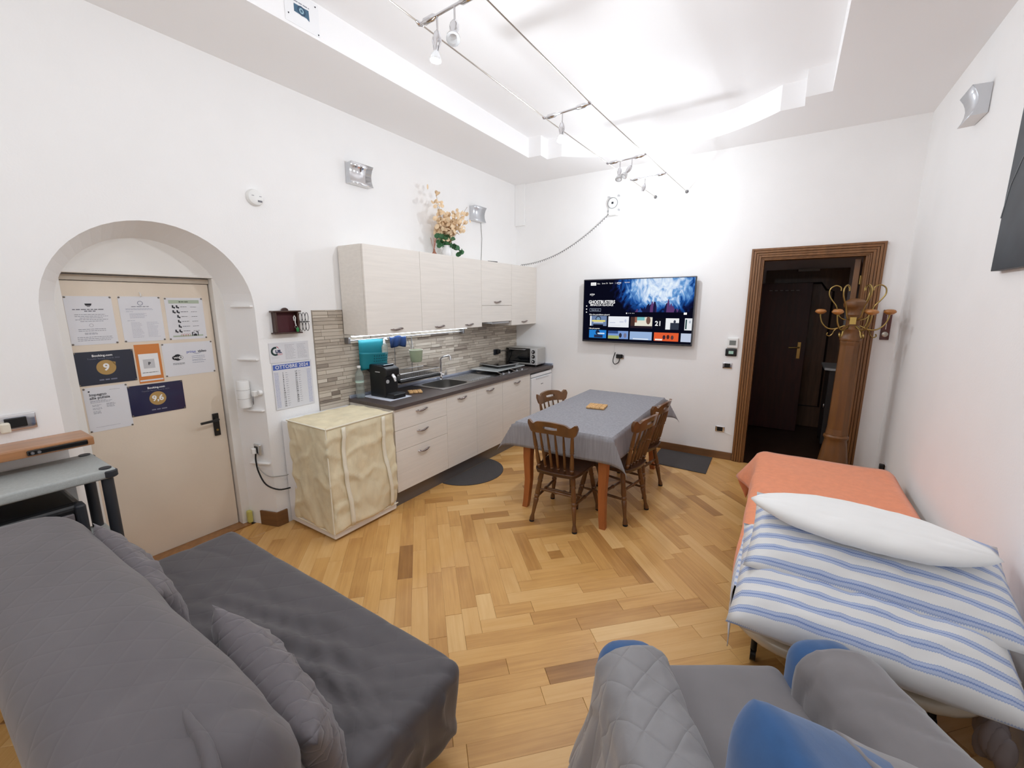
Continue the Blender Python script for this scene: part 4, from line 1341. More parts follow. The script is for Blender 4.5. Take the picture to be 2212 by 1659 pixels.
thumb(1270, 900, 1660, 1042, (222, 92, 52), [(.42, .55, .06, .26, (60, 40, 50), 'd'), (.58, .5, .06, .26, (70, 40, 40), 'd'), (.75, .55, .06, .26, (90, 60, 60), 'd'), (.05, .75, .35, .95, (240, 225, 215), 'r')])
thumb(1695, 902, 1850, 1043, (190, 200, 222), [])
obj('logo', S.text(B(), 'TV', SW * .48, -SH - .011, .0001), TVG, tv)
obj('cable', B().tube([(1.45, -.01, 1.26), (1.447, -.008, 1.12)], .004, 6), WHITE, tv)

# ------------------------------------------------------------------ switches, sockets and small wall fittings
def back_plate(name, label, x, z, w=.095, h=.066, group=None):
    t = thing(name, label, 'socket', (x, 0, z - h / 2), 0, group)
    obj('plate', B().rbox(x - w / 2, x + w / 2, -.012, -.001, z - h / 2, z + h / 2, .0055, 3, 2, 3), CHROME, t, smooth=50)
    bx('insert', x - w * .3, x + w * .3, -.0145, -.008, z - h * .36, z + h * .36, BLACK, t, bevel=.002)
    return t
SG = 'chrome and black wall plates'
ts = back_plate('wall_socket', 'chrome socket under the television with a black plug in it', 1.53, 1.085, group=SG)
bx('plug', 1.485, 1.545, -.045, -.0145, 1.06, 1.11, BLACK, ts, bevel=.006)
obj('lead', B().tube([(1.53, -.03, 1.062), (1.515, -.03, 1.01), (1.47, -.03, .985), (1.445, -.028, 1.02), (1.45, -.02, 1.08), (1.465, -.012, 1.13)], .005, 8, sm=5), BLACK, ts, smooth=60)
back_plate('light_switch', 'chrome light switch left of the wooden doorway, below the thermostat', 2.72, 1.06, group=SG)
s3 = back_plate('wall_socket', 'chrome socket low on the wall beside the door casing', 2.705, .343, group=SG)
obj('lead', B().tube([(2.74, -.012, .325), (2.78, -.01, .305), (2.83, -.01, .29)], .002, 6), WHITE, s3)
th = thing('thermostat', 'square white thermostat with grey display beside the doorway', 'thermostat', (2.752, 0, 1.26))
bx('case', 2.70, 2.805, -.028, -.001, 1.255, 1.36, WHITE, th, bevel=.006)
bx('display', 2.722, 2.784, -.030, -.028, 1.285, 1.335, M('lcd_grey', c(120, 124, 122), rough=.3), th)
th2 = thing('timer', 'black digital timer with small lit display under the white thermostat', 'timer', (2.745, 0, 1.17))
obj('case', B().rbox(2.69, 2.80, -.022, -.001, 1.165, 1.245, .009, 3, 2, 3), BLACK, th2, smooth=50)
bx('display', 2.722, 2.768, -.024, -.022, 1.19, 1.222, emission('lcd_glow', c(150, 175, 160), .9), th2)

# emergency lamp box with a coiled lead
em_ = thing('alarm_sounder', 'white round wall alarm with coiled lead high on the back wall', 'alarm', (1.366, 0, 2.75))
obj('disc', B().lathe([(.065, 0), (.065, .02), (.055, .03), (.05, .032)], (1.366, -.02, 2.88), (0, -1, 0), 24), WHITE, em_, smooth=40)
obj('ring', B().lathe([(.058, 0), (.062, 0), (.062, .006), (.058, .006)], (1.366, -.048, 2.88), (0, -1, 0), 24, ring=True), M('ring_grey', c(130, 132, 134), rough=.4), em_)
bx('hub', 1.355, 1.377, -.056, -.05, 2.87, 2.892, DARK_GREY, em_)
bx('box', 1.32, 1.41, -.05, -.001, 2.745, 2.83, WHITE, em_, bevel=.004)
bx('back_plate', 1.30, 1.43, -.02, -.001, 2.74, 2.95, WHITE, em_, bevel=.004)
for (x, z) in ((1.31, 2.955), (1.425, 2.96), (1.305, 2.80), (1.43, 2.805)):
    obj('lug', B().lathe([(.012, 0), (.012, .02)], (x, -.001, z), (0, -1, 0), 10), M('lug_grey', c(190, 190, 192), rough=.4), em_)
def coil():
    pts = []
    A = Vector((1.315, -.04, 2.755)); E = Vector((.26, -.30, UZ1 + .012))
    n = 460
    for i in range(n + 1):
        t = i / n
        p = A.lerp(E, t)
        p.z -= .20 * (4 * t * (1 - t)) * .62
        r = .0105
        a = t * 2 * pi * 46
        p += Vector((0, cos(a) * r, 0)) + Vector((0.35, 0, .93)) * sin(a) * r
        pts.append(p)
    return B().tube(pts, .0026, 5)
tag(obj('coiled_lead', coil(), BLACK, smooth=60), 'black coiled cable swinging from the alarm to the cabinet tops', 'cable')
tag(obj('remote_stick', B().tube([(.25, -1.0, UZ1 + .008), (.28, -.86, UZ1 + .008)], .007, 8), BLACK, smooth=40), 'thin black object lying on top of the cabinets', 'clip')
for i, x in enumerate((2.174, 1.85)):
    pass

# hygrometer board beside the doorway
bm = thing('thermometer_board', 'narrow dark wooden thermometer with round dial in the corner', 'thermometer', (3.975, 0, 1.40))
bx('board', 3.945, 4.01, -.016, -.001, 1.395, 1.665, wood('board_wood', c(84, 40, 34)), bm, bevel=.003)
obj('dial', B().lathe([(.023, 0), (.023, .007), (.02, .009), (0, .0095)], (3.977, -.016, 1.445), (0, -1, 0), 20), M('dial_silver', c(200, 196, 186), rough=.25, metal=.7), bm, smooth=40)
obj('tube', B().tube([(3.977, -.019, 1.49), (3.977, -.019, 1.63)], .003, 6), M('glass_tube', c(205, 190, 185), rough=.1), bm)
for i in range(9):
    bx('scale_mark', 3.96, 3.97, -.0175, -.016, 1.5 + i * .015, 1.503 + i * .015, M('scale_red', c(130, 70, 64)), bm)

# things on the left wall --------------------------------------------------
def sconce(name, label, o, u, group):
    """bent-metal wall lamp: two curved plates. o: point on wall, u: right along the wall, n: out of the wall"""
    o = Vector(o); u = Vector(u); n = u.cross(Vector((0, 0, 1)))
    t = thing(name, label, 'wall lamp', tuple(o + Vector((0, 0, -.08))), 0, group)
    t['_org'] = tuple(o + Vector((0, 0, -.08)))
    w = .11
    prof = [(.012, .075), (.075, .095), (.075, .085), (.07, .05), (.058, .02), (.052, -.01), (.055, -.04), (.064, -.07), (.07, -.085)]
    b = B()
    outer = [(.085, .09), (.066, .062), (.055, .035), (.05, .01), (.052, -.02), (.060, -.048), (.074, -.075)]
    vs = []
    for (d, z) in outer:
        for s in (-w, w): vs.append(o + u * s + n * d + Vector((0, 0, z)))
    fs = [(2 * i, 2 * i + 1, 2 * i + 3, 2 * i + 2) for i in range(len(outer) - 1)]
    return t, o, u, n, w, outer
SC = M('sconce_silver', c(208, 210, 214), rough=.3, metal=.55)
def build_sconce(label, o, u, front=None):
    t, o, u, n, w, outer = sconce('wall_lamp', label, o, u, 'curved silver wall lamps')
    b = B()
    m = len(outer)
    vs = []
    for (d, z) in outer:
        for s in (-w, w): vs.append(o + u * s + n * d + Vector((0, 0, z)))
    b.add(vs, [(2 * i + 1, 2 * i, 2 * i + 2, 2 * i + 3) for i in range(m - 1)])
    obj('shade', b, front or SC, t, smooth=60, solid=.004)
    for s in (-w, w):
        bb = B()
        pts = [o + u * s + n * .002 + Vector((0, 0, .085)), ] + [o + u * s + n * d + Vector((0, 0, z)) for d, z in outer] + [o + u * s + n * .002 + Vector((0, 0, -.07))]
        bb.add(pts, [tuple(range(len(pts)))])
        obj('side_plate', bb, SC, t, solid=.003)
    cb_ = B().add([o + u * -w + n * .002 + Vector((0, 0, -.07)), o + u * w + n * .002 + Vector((0, 0, -.07)), o + u * w + n * .074 + Vector((0, 0, -.075)), o + u * -w + n * .074 + Vector((0, 0, -.075))], [(0, 1, 2, 3)])
    obj('bottom_plate', cb_, M('sconce_white', c(232, 232, 232), rough=.4), t, solid=.003)
    return t
build_sconce('mirror-polished curved wall lamp above the arch and the kitchen', (.001, -2.555, 2.79), (0, 1, 0), CHROME)
s2_ = build_sconce('silver curved wall lamp behind the dried flowers', (.001, -.90, 2.75), (0, 1, 0))
obj('lead', B().tube([(.004, -.80, 2.68), (.006, -.785, 2.5), (.006, -.80, 2.3), (.006, -.81, UZ1)], .003, 6), M('grey_cable', c(165, 165, 162)), s2_, smooth=60)
build_sconce('grey curved wall lamp high on the right-hand wall', (ROOM_W - .001, -1.30, 2.86), (0, -1, 0))

al = thing('smoke_alarm', 'round white smoke alarm on the wall above the arch', 'alarm', (0, -3.431, 2.40))
obj('case', B().lathe([(.056, 0), (.056, .012), (.05, .026), (.035, .032), (0, .033)], (.001, -3.431, 2.456), (1, 0, 0), 28), WHITE, al, smooth=40)
bx('label', .033, .034, -3.425, -3.395, 2.425, 2.437, M('alarm_grey', c(110, 110, 115)), al)
for y in (-3.455, -3.405): bx('slot', .0325, .0335, y - .008, y + .008, 2.46, 2.466, M('slot_grey', c(175, 175, 178)), al)

kb = thing('key_box', 'small wooden key box with wire lattice door, hung above the calendar', 'key box', (0, -3.31, 1.50))
KW = wood('key_box_wood', c(62, 34, 24), rough=.4); KR = M('key_box_red', c(74, 20, 28), rough=.6)
ky0, ky1, kz0, kz1 = -3.40, -3.215, 1.515, 1.665
bx('back', .001, .008, ky0, ky1, kz0, kz1, KR, kb)
bx('side', .001, .05, ky0, ky0 + .014, kz0, kz1, KW, kb, bevel=.002)
b = B(); b.box(.001, .05, ky1 - .014, ky1, kz0, kz1)
obj('side', b, KW, kb, bevel=.002)
bx('top_ledge', .001, .058, ky0 - .016, ky1 + .016, kz1, kz1 + .011, KW, kb, bevel=.003)
bx('bottom_ledge', .001, .058, ky0 - .016, ky1 + .016, kz0 - .011, kz0, KW, kb, bevel=.003)
obj('crest', B().prism([(-3.308 + .026 * cos(pi * i / 10), kz1 + .011 + .022 * sin(pi * i / 10)) for i in range(11)], 'x', .012, .03), KW, kb, bevel=.002)
kwire = M('black_wire', c(20, 18, 20), rough=.5, metal=.5)
lat = thing('x', 'x', 'x') if False else None
lb_ = B()
for i in range(3):
    for j in range(2):
        cy_ = ky1 + .012 + i * .026; cz_ = kz0 + .040 + j * .068
        pts = [(.045 + .0, cy_ + .013 * sin(2 * pi * k / 14), cz_ + .036 * cos(2 * pi * k / 14)) for k in range(15)]
        lb_.tube(pts, .0022, 5)
lb_.tube([(.045, ky1, kz0 + .074), (.045, ky1 + .085, kz0 + .074)], .0025, 5)
obj('lattice_door', lb_, kwire, kb, smooth=50)
kh = thing('key_bunch', 'white clip with a green key fob hanging in the key box', 'keys', (.055, -3.245, 1.52))
obj('clip', B().tube([(.056, -3.262, 1.60), (.058, -3.266, 1.625), (.058, -3.258, 1.638), (.058, -3.25, 1.625), (.057, -3.255, 1.59), (.056, -3.25, 1.56)], .004, 6), WHITE, kh, smooth=60)
obj('ring', B().tube([(.056, -3.25 + .01 * sin(2 * pi * i / 12), 1.553 + .01 * cos(2 * pi * i / 12)) for i in range(13)], .0016, 5), STEEL_D, kh)
obj('fob', B().ball((.057, -3.24, 1.532), (.004, .012, .019), 12, 8), M('fob_green', c(40, 130, 70), rough=.35), kh, smooth=60)

# calendar
def calendar():
    t = thing('calendar', 'wall calendar page OTTOBRE 2024 hanging beside the stone strips', 'calendar', (.001, -3.28, .92))
    S = Sheet((.002, -3.445, 1.437), (0, 1, 0), (0, 0, 1))
    W, H = .31, .515
    hd = S.slab(B(), 0, W, -.15, 0, .0025); obj('header_card', hd, PAPER, t)
    S2 = Sheet((.0045, -3.437, 1.437), (0, 1, 0), (0, 0, 1))
    obj('month_page', S2.slab(B(), 0, .313, -.512, -.155, .002), PAPER, t)
    S2 = Sheet((.0066, -3.437, 1.437), (0, 1, 0), (0, 0, 1))
    S = Sheet((.0046, -3.445, 1.437), (0, 1, 0), (0, 0, 1))
    b = B(); S2.rect(b, .004, .30, -.205, -.165); obj('month_band', b, INK_B, t)
    b = B(); S2.text(b, 'OTTOBRE 2024', .152, -.186, .038, .001, bold=.008, sx=1.02); obj('month_text', b, PRINT_W, t)
    b = B(); bl = B(); bl2 = B(); bg = B()
    for i in range(31):
        col_ = 0 if i < 16 else 1
        r = i if i < 16 else i - 16
        y = -.232 - r * .0172
        x = .075 if col_ == 0 else .178
        obj('date', S2.text(B(), str(i + 1), x, y, .0178, .001, bold=.012), INK_G if (i + 1) in (6, 13, 20, 27) else INK, t)
        S2.lines(bg, x + .018, x + .04, [y], .003, .3, i)
    obj('day_names', bg, INK_G, t)
    for r in range(30):
        y = -.225 - r * .0092
        S2.lines(bl, .008, .042, [y], .0028, .1, r); S2.lines(bl2, .268, .302, [y], .0028, .1, r + 50)
    obj('side_notes', bl, M('ink_pale_blue', c(150, 160, 206)), t); obj('side_notes', bl2, M('ink_pale_blue', c(150, 160, 206)), t)
    bd = B(); S.ring(bd, .045, -.062, .020, .034, .0008, 20, radians(70), radians(300)); obj('logo_arc', bd, M('logo_green', c(20, 52, 50)), t)
    bn = B(); S.text(bn, 'UIL', .068, -.066, .032, .001, bold=.05); obj('logo_text', bn, M('logo_navy', c(28, 30, 84)), t)
    br = B(); S.poly(br, [(.052, -.022), (.066, -.03), (.076, -.048), (.064, -.036)]); S.lines(br, .056, .1, [-.083, -.09], .003, .1, 4); obj('logo_red', br, M('logo_red', c(190, 60, 80)), t)
    bt = B(); S.lines(bt, .118, .2, [-.02 - i * .0105 for i in range(11)], .0035, .3, 8); S.lines(bt, .215, .295, [-.02 - i * .0105 for i in range(11)], .0035, .3, 9); S.lines(bt, .012, .075, [-.105, -.113], .002, .3, 3)
    obj('small_print', bt, M('ink_light', c(185, 185, 190)), t)
calendar()

# switch plate at the far left, wooden shelf and its radio, grey plastic shelf --------------------------------
lp = thing('intercom_switch', 'large chrome oval wall plate with black insert at the left edge', 'switch', (0, -4.72, 1.10))
obj('plate', B().rbox(.001, .016, -4.80, -4.655, 1.10, 1.185, .007, 2, 4, 3), CHROME, lp, smooth=50)
bx('insert', .012, .022, -4.765, -4.69, 1.118, 1.168, BLACK, lp, bevel=.004)
bx('plug', .02, .05, -4.785, -4.75, 1.10, 1.152, M('ivory_plastic', c(228, 222, 205), rough=.4), lp, bevel=.008)
SHW = wood('shelf_wood', c(172, 122, 82), rough=.3, stretch=(1, .08, 1), scale=26.)
ws = thing('wooden_shelf', 'narrow wooden wall shelf with a built-in radio', 'shelf', (.11, -5.0, 1.0))
bx('board', .002, .215, -5.75, -4.50, 1.0, 1.045, SHW, ws, bevel=.006)
rd = bx('radio', .212, .223, -4.74, -4.525, 1.008, 1.034, BLACK_G, ws, bevel=.006)
for y in (-4.722, -4.70): obj('knob', B().lathe([(.008, 0), (.006, .008)], (.223, y, 1.02), (1, 0, 0), 10), STEEL, rd)
tag(obj('loose_cable', B().tube([(.06, -4.9, .998), (.065, -4.905, .96), (.06, -4.9, .925)], .006, 6), M('cable_blue', c(40, 40, 80)), smooth=60), 'dark cable hanging from the wooden shelf', 'cable')
GP = M('grey_plastic', c(170, 174, 172), rough=.6, var=.06, vscale=90., bump=.15, bscale=250.)
gs_ = thing('plastic_shelf_unit', 'grey plastic shelving unit with black tubular legs', 'shelf', (.24, -4.95, 0))
gx0, gx1, gy0, gy1, gz = .035, .44, -5.35, -4.485, .915
def shelf_plate(z, nm):
    b = B().rbox(gx0, gx1, gy0, gy1, z - .05, z, .014, 3, 6, 2)
    return obj(nm, b, GP, gs_, smooth=50)
shelf_plate(gz, 'top_shelf'); shelf_plate(.5, 'lower_shelf')
for (x, y) in ((gx1 - .03, gy1 - .035), (gx0 + .03, gy1 - .035), (gx1 - .03, gy0 + .035), (gx0 + .03, gy0 + .035)):
    obj('leg', B().lathe([(.024, 0), (.024, gz - .05)], (x, y, 0), (0, 0, 1), 14), DARK_GREY, gs_, smooth=40)
    obj('leg_cap', B().lathe([(.026, 0), (.03, .004), (.03, .03), (.026, .034)], (x + (.012 if x > .2 else -.0), y + (.012 if y > -4.9 else -.012), gz - .043), (0, 0, 1), 16), DARK_GREY, gs_, smooth=40)
    obj('leg_plug', B().lathe([(.024, 0), (.024, .005)], (x, y, gz - .0005), (0, 0, 1), 16), DARK_GREY, gs_)
pb = thing('printer', 'black box with silver-grey front bars on the lower shelf', 'printer', (.24, -4.9, .501))
bx('body', .06, .42, -5.25, -4.62, .501, .78, BLACK, pb, bevel=.03, bseg=4)
bx('front_bar', .40, .432, -5.2, -4.66, .70, .735, M('bar_grey', c(128, 122, 124), rough=.4, metal=.3), pb, bevel=.004)
bx('front_bar', .40, .428, -5.2, -4.66, .655, .693, M('bar_grey', c(128, 122, 124)), pb, bevel=.004)
bx('side_pillar', .37, .44, -4.655, -4.615, .501, .775, DARK_GREY, pb, bevel=.012)
fc = tag(obj('folded_chair_back', B().rbox(.47, .52, -4.62, -4.50, .55, .74, .022, 2, 2, 3), BLACK, smooth=50), 'x', 'x') if False else None

# jamb fittings on the splayed side of the recess
tp = thing('pipe_casing', 'white cylinder casing on the right side of the recess', 'pipe casing', (-.118, -3.6, .97))
cyj = jamb_y(-.118) - .046
obj('cylinder', B().lathe([(.042, 0), (.042, .19), (.038, .198), (0, .198)], (-.118, cyj, .97), (0, 0, 1), 20), WHITE, tp, smooth=40)
for z in (1.035, 1.10): obj('band', B().lathe([(.0425, 0), (.0435, .001), (.0435, .003), (.0425, .004)], (-.118, cyj, z), (0, 0, 1), 20, ring=True), M('band_grey', c(205, 203, 200)), tp)
bx('bracket', -.074, -.04, jamb_y(-.06) - .035, jamb_y(-.06) + .004, 1.05, 1.09, WHITE, tp, bevel=.004)
obj('clip', B().tube([(-.06, jamb_y(-.06) - .032, 1.05), (-.066, jamb_y(-.06) - .034, 1.01), (-.06, jamb_y(-.06) - .034, .99), (-.054, jamb_y(-.06) - .034, 1.01), (-.06, jamb_y(-.06) - .032, 1.05)], .003, 6), STEEL_D, tp)
vx = thing('valve_knob', 'white round knob on the edge of the recess', 'knob', (-.02, -3.53, 1.05))
obj('knob', B().lathe([(.020, 0), (.022, .012), (.018, .022), (0, .024)], (-.022, jamb_y(-.022) - .001, 1.077), (0, -1, 0), 18), WHITE, vx, smooth=40)
for (z, lab) in ((1.71, 'highest white ledge on the right side of the recess'), (1.325, 'middle white ledge on the right side of the recess'), (.94, 'white ledge under the cylinder casing in the recess'), (.52, 'lowest white ledge, below the recess socket')):
    tag(obj('ledge', B().prism([(-.01, jamb_y(-.01)), (-.165, jamb_y(-.165)), (-.165, jamb_y(-.165) - .03), (-.01, jamb_y(-.01) - .022)], 'z', z - .008, z + .006), WALL, bevel=.004), lab, 'ledge', 'small ledges inside the recess')
js = thing('recess_socket', 'white plug in a pale socket on the side of the recess', 'socket', (-.1, -3.56, .58))
yj = jamb_y(-.1)
obj('plate', B().rbox(-.14, -.06, yj - .02, yj + .004, .59, .67, .006, 3, 2, 3), M('pale_chrome', c(205, 205, 205), rough=.2, metal=.7), js, smooth=50)
bx('insert', -.122, -.08, yj - .024, yj - .018, .605, .655, BLACK, js)
bx('plug', -.12, -.09, yj - .055, yj - .024, .60, .645, WHITE, js, bevel=.006)
tag(bx('yellow_bottle', -.245, -.205, -3.635, -3.60, .012, .115, M('bottle_yellow', c(206, 200, 110), rough=.4), bevel=.012, bseg=3), 'small pale yellow bottle on the floor in the recess corner', 'bottle')

# ------------------------------------------------------------------ papers pinned to the cream door
PIN = M('pin_metal', c(120, 112, 104), rough=.4, metal=.7)
def page(label, y0, y1, z0, z1, mat, draw, slant=0., d=.0, pins=True):
    t = thing('notice', label, 'notice', (-.305, (y0 + y1) / 2, z0), 0, 'notices pinned to the cream door')
    S = Sheet((-.3048 + d, y0, z1), (0, 1, slant), (0, -slant, 1))
    W, H = y1 - y0, z1 - z0
    obj('sheet', S.slab(B(), 0, W, -H, 0, .0012), mat, t)
    S = Sheet((-.3048 + d + .0013, y0, z1), (0, 1, slant), (0, -slant, 1))
    draw(S, W, H, t)
    if pins:
        for (x, y) in ((.006, -.006), (W - .006, -.006), (.006, -H + .006), (W - .006, -H + .006)):
            obj('pin', B().lathe([(.0055, 0), (.005, .003), (0, .0045)], S.P(x, y, 0), (1, 0, 0), 10), PIN, t, smooth=40)
    return t
def draw_coffee(S, W, H, t):
    b = B(); S.poly(b, [(.086, -.043), (.118, -.043), (.114, -.056), (.09, -.056)]); S.rect(b, .095, .109, -.062, -.0585); obj('cup_icon', b, INK, t)
    g = B(); S.lines(g, .03, .17, [-.078], .0048, .02, 31); S.lines(g, .08, .13, [-.088], .0048, .02, 32); obj('heading', g, M('ink_mid', c(105, 105, 112)), t)
    l = B(); S.lines(l, .035, .185, [-.108, -.118, -.138], .003, .1, 2); S.lines(l, .055, .16, [-.128, -.148], .003, .1, 3); S.lines(l, .04, .18, [-.195, -.205], .003, .2, 5); S.lines(l, .065, .13, [-.218, -.224], .003, .2, 6); S.lines(l, .03, .19, [-.242, -.252, -.262], .003, .1, 7)
    S.ring(l, .1, -.172, .008, .0095); obj('small_print', l, INK_G, t)
def draw_rules(S, W, H, t):
    b = B(); S.ring(b, W / 2, -.042, .0115, .014); obj('emblem', b, M('ink_slate', c(100, 104, 130)), t)
    g = B(); S.lines(g, .06, .15, [-.064], .005, .02, 33); obj('heading', g, INK_G, t)
    l = B(); S.lines(l, .03, .17, [-.077, -.083], .0028, .05, 2); S.lines(l, .03, .07, [-.095, -.152], .0028, .1, 2); S.lines(l, .045, .14, [-.108, -.114, -.121, -.128, -.135], .0022, .4, 4)
    S.lines(l, .045, .11, [-.165 - i * .0085 for i in range(12)], .002, .4, 6); S.lines(l, .125, .19, [-.165 - i * .0085 for i in range(12)], .002, .4, 7); obj('small_print', l, M('ink_faint', c(176, 177, 190)), t)
def draw_waste(S, W, H, t):
    obj('green_band', S.rect(B(), .022, .2, -.038, -.015), M('print_sage', c(176, 188, 168)), t); obj('green_band', S.rect(B(), .022, .2, -.265, -.255), M('print_sage', c(176, 188, 168)), t)
    g = B(); S.disc(g, .085, -.027, .004); S.lines(g, .092, .135, [-.027], .004, .02, 34)
    for i in range(6):
        y = -.06 - i * .033
        for x in ([.045, .068] if i in (0, 1, 5) else [.068]):
            S.rect(g, x - .007, x + .002, y - .008, y + .01); S.rect(g, x + .002, x + .01, y - .012, y - .001)
        S.lines(g, .085, .13, [y - .001], .0028, .2, i); S.lines(g, .145, .185, [y - .002], .0022, .2, i + 9)
    obj('icons', g, INK, t)
    r = B()
    for k in range(4): S.ring(r, .074 + k * .0145, -.252, .0048, .0066, .001, 10, 0, pi); S.rect(r, .0674 + k * .0145, .0692 + k * .0145, -.262, -.252, .001); S.rect(r, .0788 + k * .0145, .0806 + k * .0145, -.262, -.252, .001)
    obj('red_arches', r, M('ink_red', c(190, 120, 104)), t)
    r = B()
    for (x0, x1, y0, y1) in ((.133, .139, -.262, -.238), (.142, .163, -.262, -.252), (.146, .16, -.252, -.247), (.168, .173, -.262, -.234), (.135, .15, -.240, -.236), (.158, .172, -.238, -.232)): S.rect(r, x0, x1, y0, y1, .001)
    obj('black_drawing', r, INK, t)
def award(txt, sub, two):
    def f(S, W, H, t):
        b = B(); S.disc(b, W / 2, -H * .5, .046, .046, .0006, 32)
        if not two: S.poly(b, [(W / 2 + .03, -H * .5 + .034), (W / 2 + .047, -H * .5 + .03), (W / 2 + .044, -H * .5 + .008)])
        obj('gold_disc', b, GOLD, t)
        g = B(); S.text(g, txt, W / 2, -H * .5, .052 if two else .06, .0012, bold=.03); obj('score_text', g, PRINT_W, t); g = B(); S.text(g, 'Booking.com', W / 2 + (0 if two else -.01), -H * .13, .018, .001, bold=.025); obj('white_text', g, PRINT_W, t)
        g = B(); g2 = B(); S.text(g, 'Traveller Review Awards ' + sub, W / 2 - .005, -H * .22, .012, .001); S.lines(g2, W / 2 - .042, W / 2 + .042, [-H * .87], .0075, .02, 41); obj('grey_text', g, M('print_grey', c(120, 122, 140)), t); obj('name_line', g2, M('print_grey', c(120, 122, 140)), t)
    return f
def draw_pay(S, W, H, t):
    b = B(); S.rect(b, .014, W - .014, -H + .045, -.062); obj('white_field', b, PRINT_W, t)
    g = B(); S.rect(g, .034, .094, -.158, -.098, .0012); obj('grey_field', g, M('print_mid_grey', c(198, 198, 200)), t)
    p = B(); S.text(p, 'P', W / 2, -.128, .026, .0018, bold=.03); S.lines(p, .024, W - .024, [-.186], .0035, .05, 3); obj('black_print', p, INK, t)
    s = B(); S.rect(s, .004, W - .004, -H + .012, -H + .022); obj('pale_strip', s, PAPER, t)
def draw_wifi(S, W, H, t):
    b = B(); S.disc(b, .082, -.10, .022, .022, .0006); S.disc(b, .066, -.102, .017, .015, .0006); S.disc(b, .098, -.102, .016, .014, .0006); obj('wifi_badge', b, INK, t)
    w = B(); S.disc(w, .099, -.102, .0135, .0115, .0009); obj('badge_patch', w, PRINT_W, t)
    w = B(); S.text(w, 'Wi', .071, -.102, .019, .0014, bold=.03); obj('badge_white_text', w, PRINT_W, t)
    k = B(); S.text(k, 'Fi', .099, -.102, .019, .0014, bold=.03); S.text(k, 'video', .232, -.067, .024, .001, bold=.02); S.lines(k, .05, .12, [-.140, -.147], .0025, .1, 3); obj('black_print', k, INK, t)
    u = B(); S.text(u, 'prime', .165, -.067, .024, .001, bold=.015); obj('blue_text', u, M('ink_periwinkle', c(120, 130, 190)), t)
    s = B(); S.ring(s, .20, -.045, .036, .0385, .0008, 16, radians(225), radians(315)); S.lines(s, .165, .25, [-.1, -.112, -.125, -.132, -.145], .0022, .3, 4); obj('smile', s, M('ink_slate2', c(110, 120, 150)), t)
def draw_clean(S, W, H, t):
    k = B(); S.text(k, 'Impegno', .024, -.046, .023, .001, bold=.012, align='LEFT'); S.text(k, 'alla pulizia', .024, -.066, .023, .001, bold=.012, align='LEFT'); S.rect(k, .022, .03, -.028, -.02); obj('heading', k, INK, t)
    l = B(); S.lines(l, .024, .14, [-.083, -.089, -.096], .0025, .4, 2); S.lines(l, .03, .075, [-.11, -.117, -.13, -.137, -.15, -.157, -.163], .0028, .3, 4); S.lines(l, .095, .14, [-.108, -.114, -.122, -.129], .0028, .3, 6); S.lines(l, .12, .17, [-.024], .002, .1, 8); S.lines(l, .03, .15, [-.25], .0014, .1, 9); obj('small_print', l, INK_G, t)
page('white instruction sheet with a black cup icon, top left on the cream door', -4.414, -4.203, 1.485, 1.773, PAPER, draw_coffee)
page('white house-rules sheet with a round emblem, top middle on the cream door', -4.173, -3.959, 1.487, 1.774, PAPER, draw_rules)
page('white sheet with green band and waste-sorting icons, top right on the cream door', -3.937, -3.714, 1.485, 1.768, PAPER, draw_waste)
page('dark navy award card with the score 9 in a gold disc', -4.42, -4.143, 1.240, 1.443, NAVY2, award('9', '2022', False), d=.0014)
page('orange payment card with a white field, middle of the cream door', -4.134, -4.002, 1.213, 1.467, ORANGE_P, draw_pay, pins=False)
page('white card with Wi-Fi badge and prime video lettering on the cream door', -3.99, -3.69, 1.236, 1.463, PAPER, draw_wifi)
page('white sheet headed Impegno alla pulizia, lowest on the cream door', -4.407, -4.2, .949, 1.226, PAPER, draw_clean)
page('navy award card with the score 9,6 in a gold disc', -4.202, -3.904, 1.002, 1.204, NAVY, award('9,6', '2024', True), d=.0014)
# printed sheet on the side of the soffit
st = thing('soffit_poster', 'small poster with a blue swirl high on the ceiling edge', 'poster', (.705, -3.42, 3.30))
S = Sheet((.7055, -3.52, 3.455), (0, 1, 0), (0, 0, 1))
obj('sheet', S.slab(B(), 0, .21, -.17, 0, .001), M('poster_paper', c(242, 242, 243), rough=.4), st)
S = Sheet((.7068, -3.52, 3.455), (0, 1, 0), (0, 0, 1))
bq = B(); S.poly(bq, [(.055, -.065), (.145, -.062), (.147, -.118), (.13, -.108), (.055, -.105)]); obj('picture', bq, M('poster_blue', c(70, 104, 128)), st)
for k, (r0, r1, cc) in enumerate(((.008, .013, (170, 200, 212)), (.019, .024, (40, 66, 92)))):
    bq = B(); S.ring(bq, .1, -.085, r0, r1, .001 + .0002 * k); obj('swirl', bq, M('poster_ring%d' % k, c(*cc)), st)
bq = B(); S.text(bq, 'BANKSIDE BLUES', .1, -.045, .014, .001); obj('lettering', bq, INK_G, st) if False else None
bq = B(); S.lines(bq, .055, .15, [-.05], .006, .05, 3); obj('lettering', bq, INK_G, st)
for (x, y) in ((.02, -.13), (.19, -.02), (.2, -.16), (.03, -.02)): obj('pin', B().lathe([(.004, 0), (.003, .003)], S.P(x, y), (1, 0, 0), 8), INK, st)

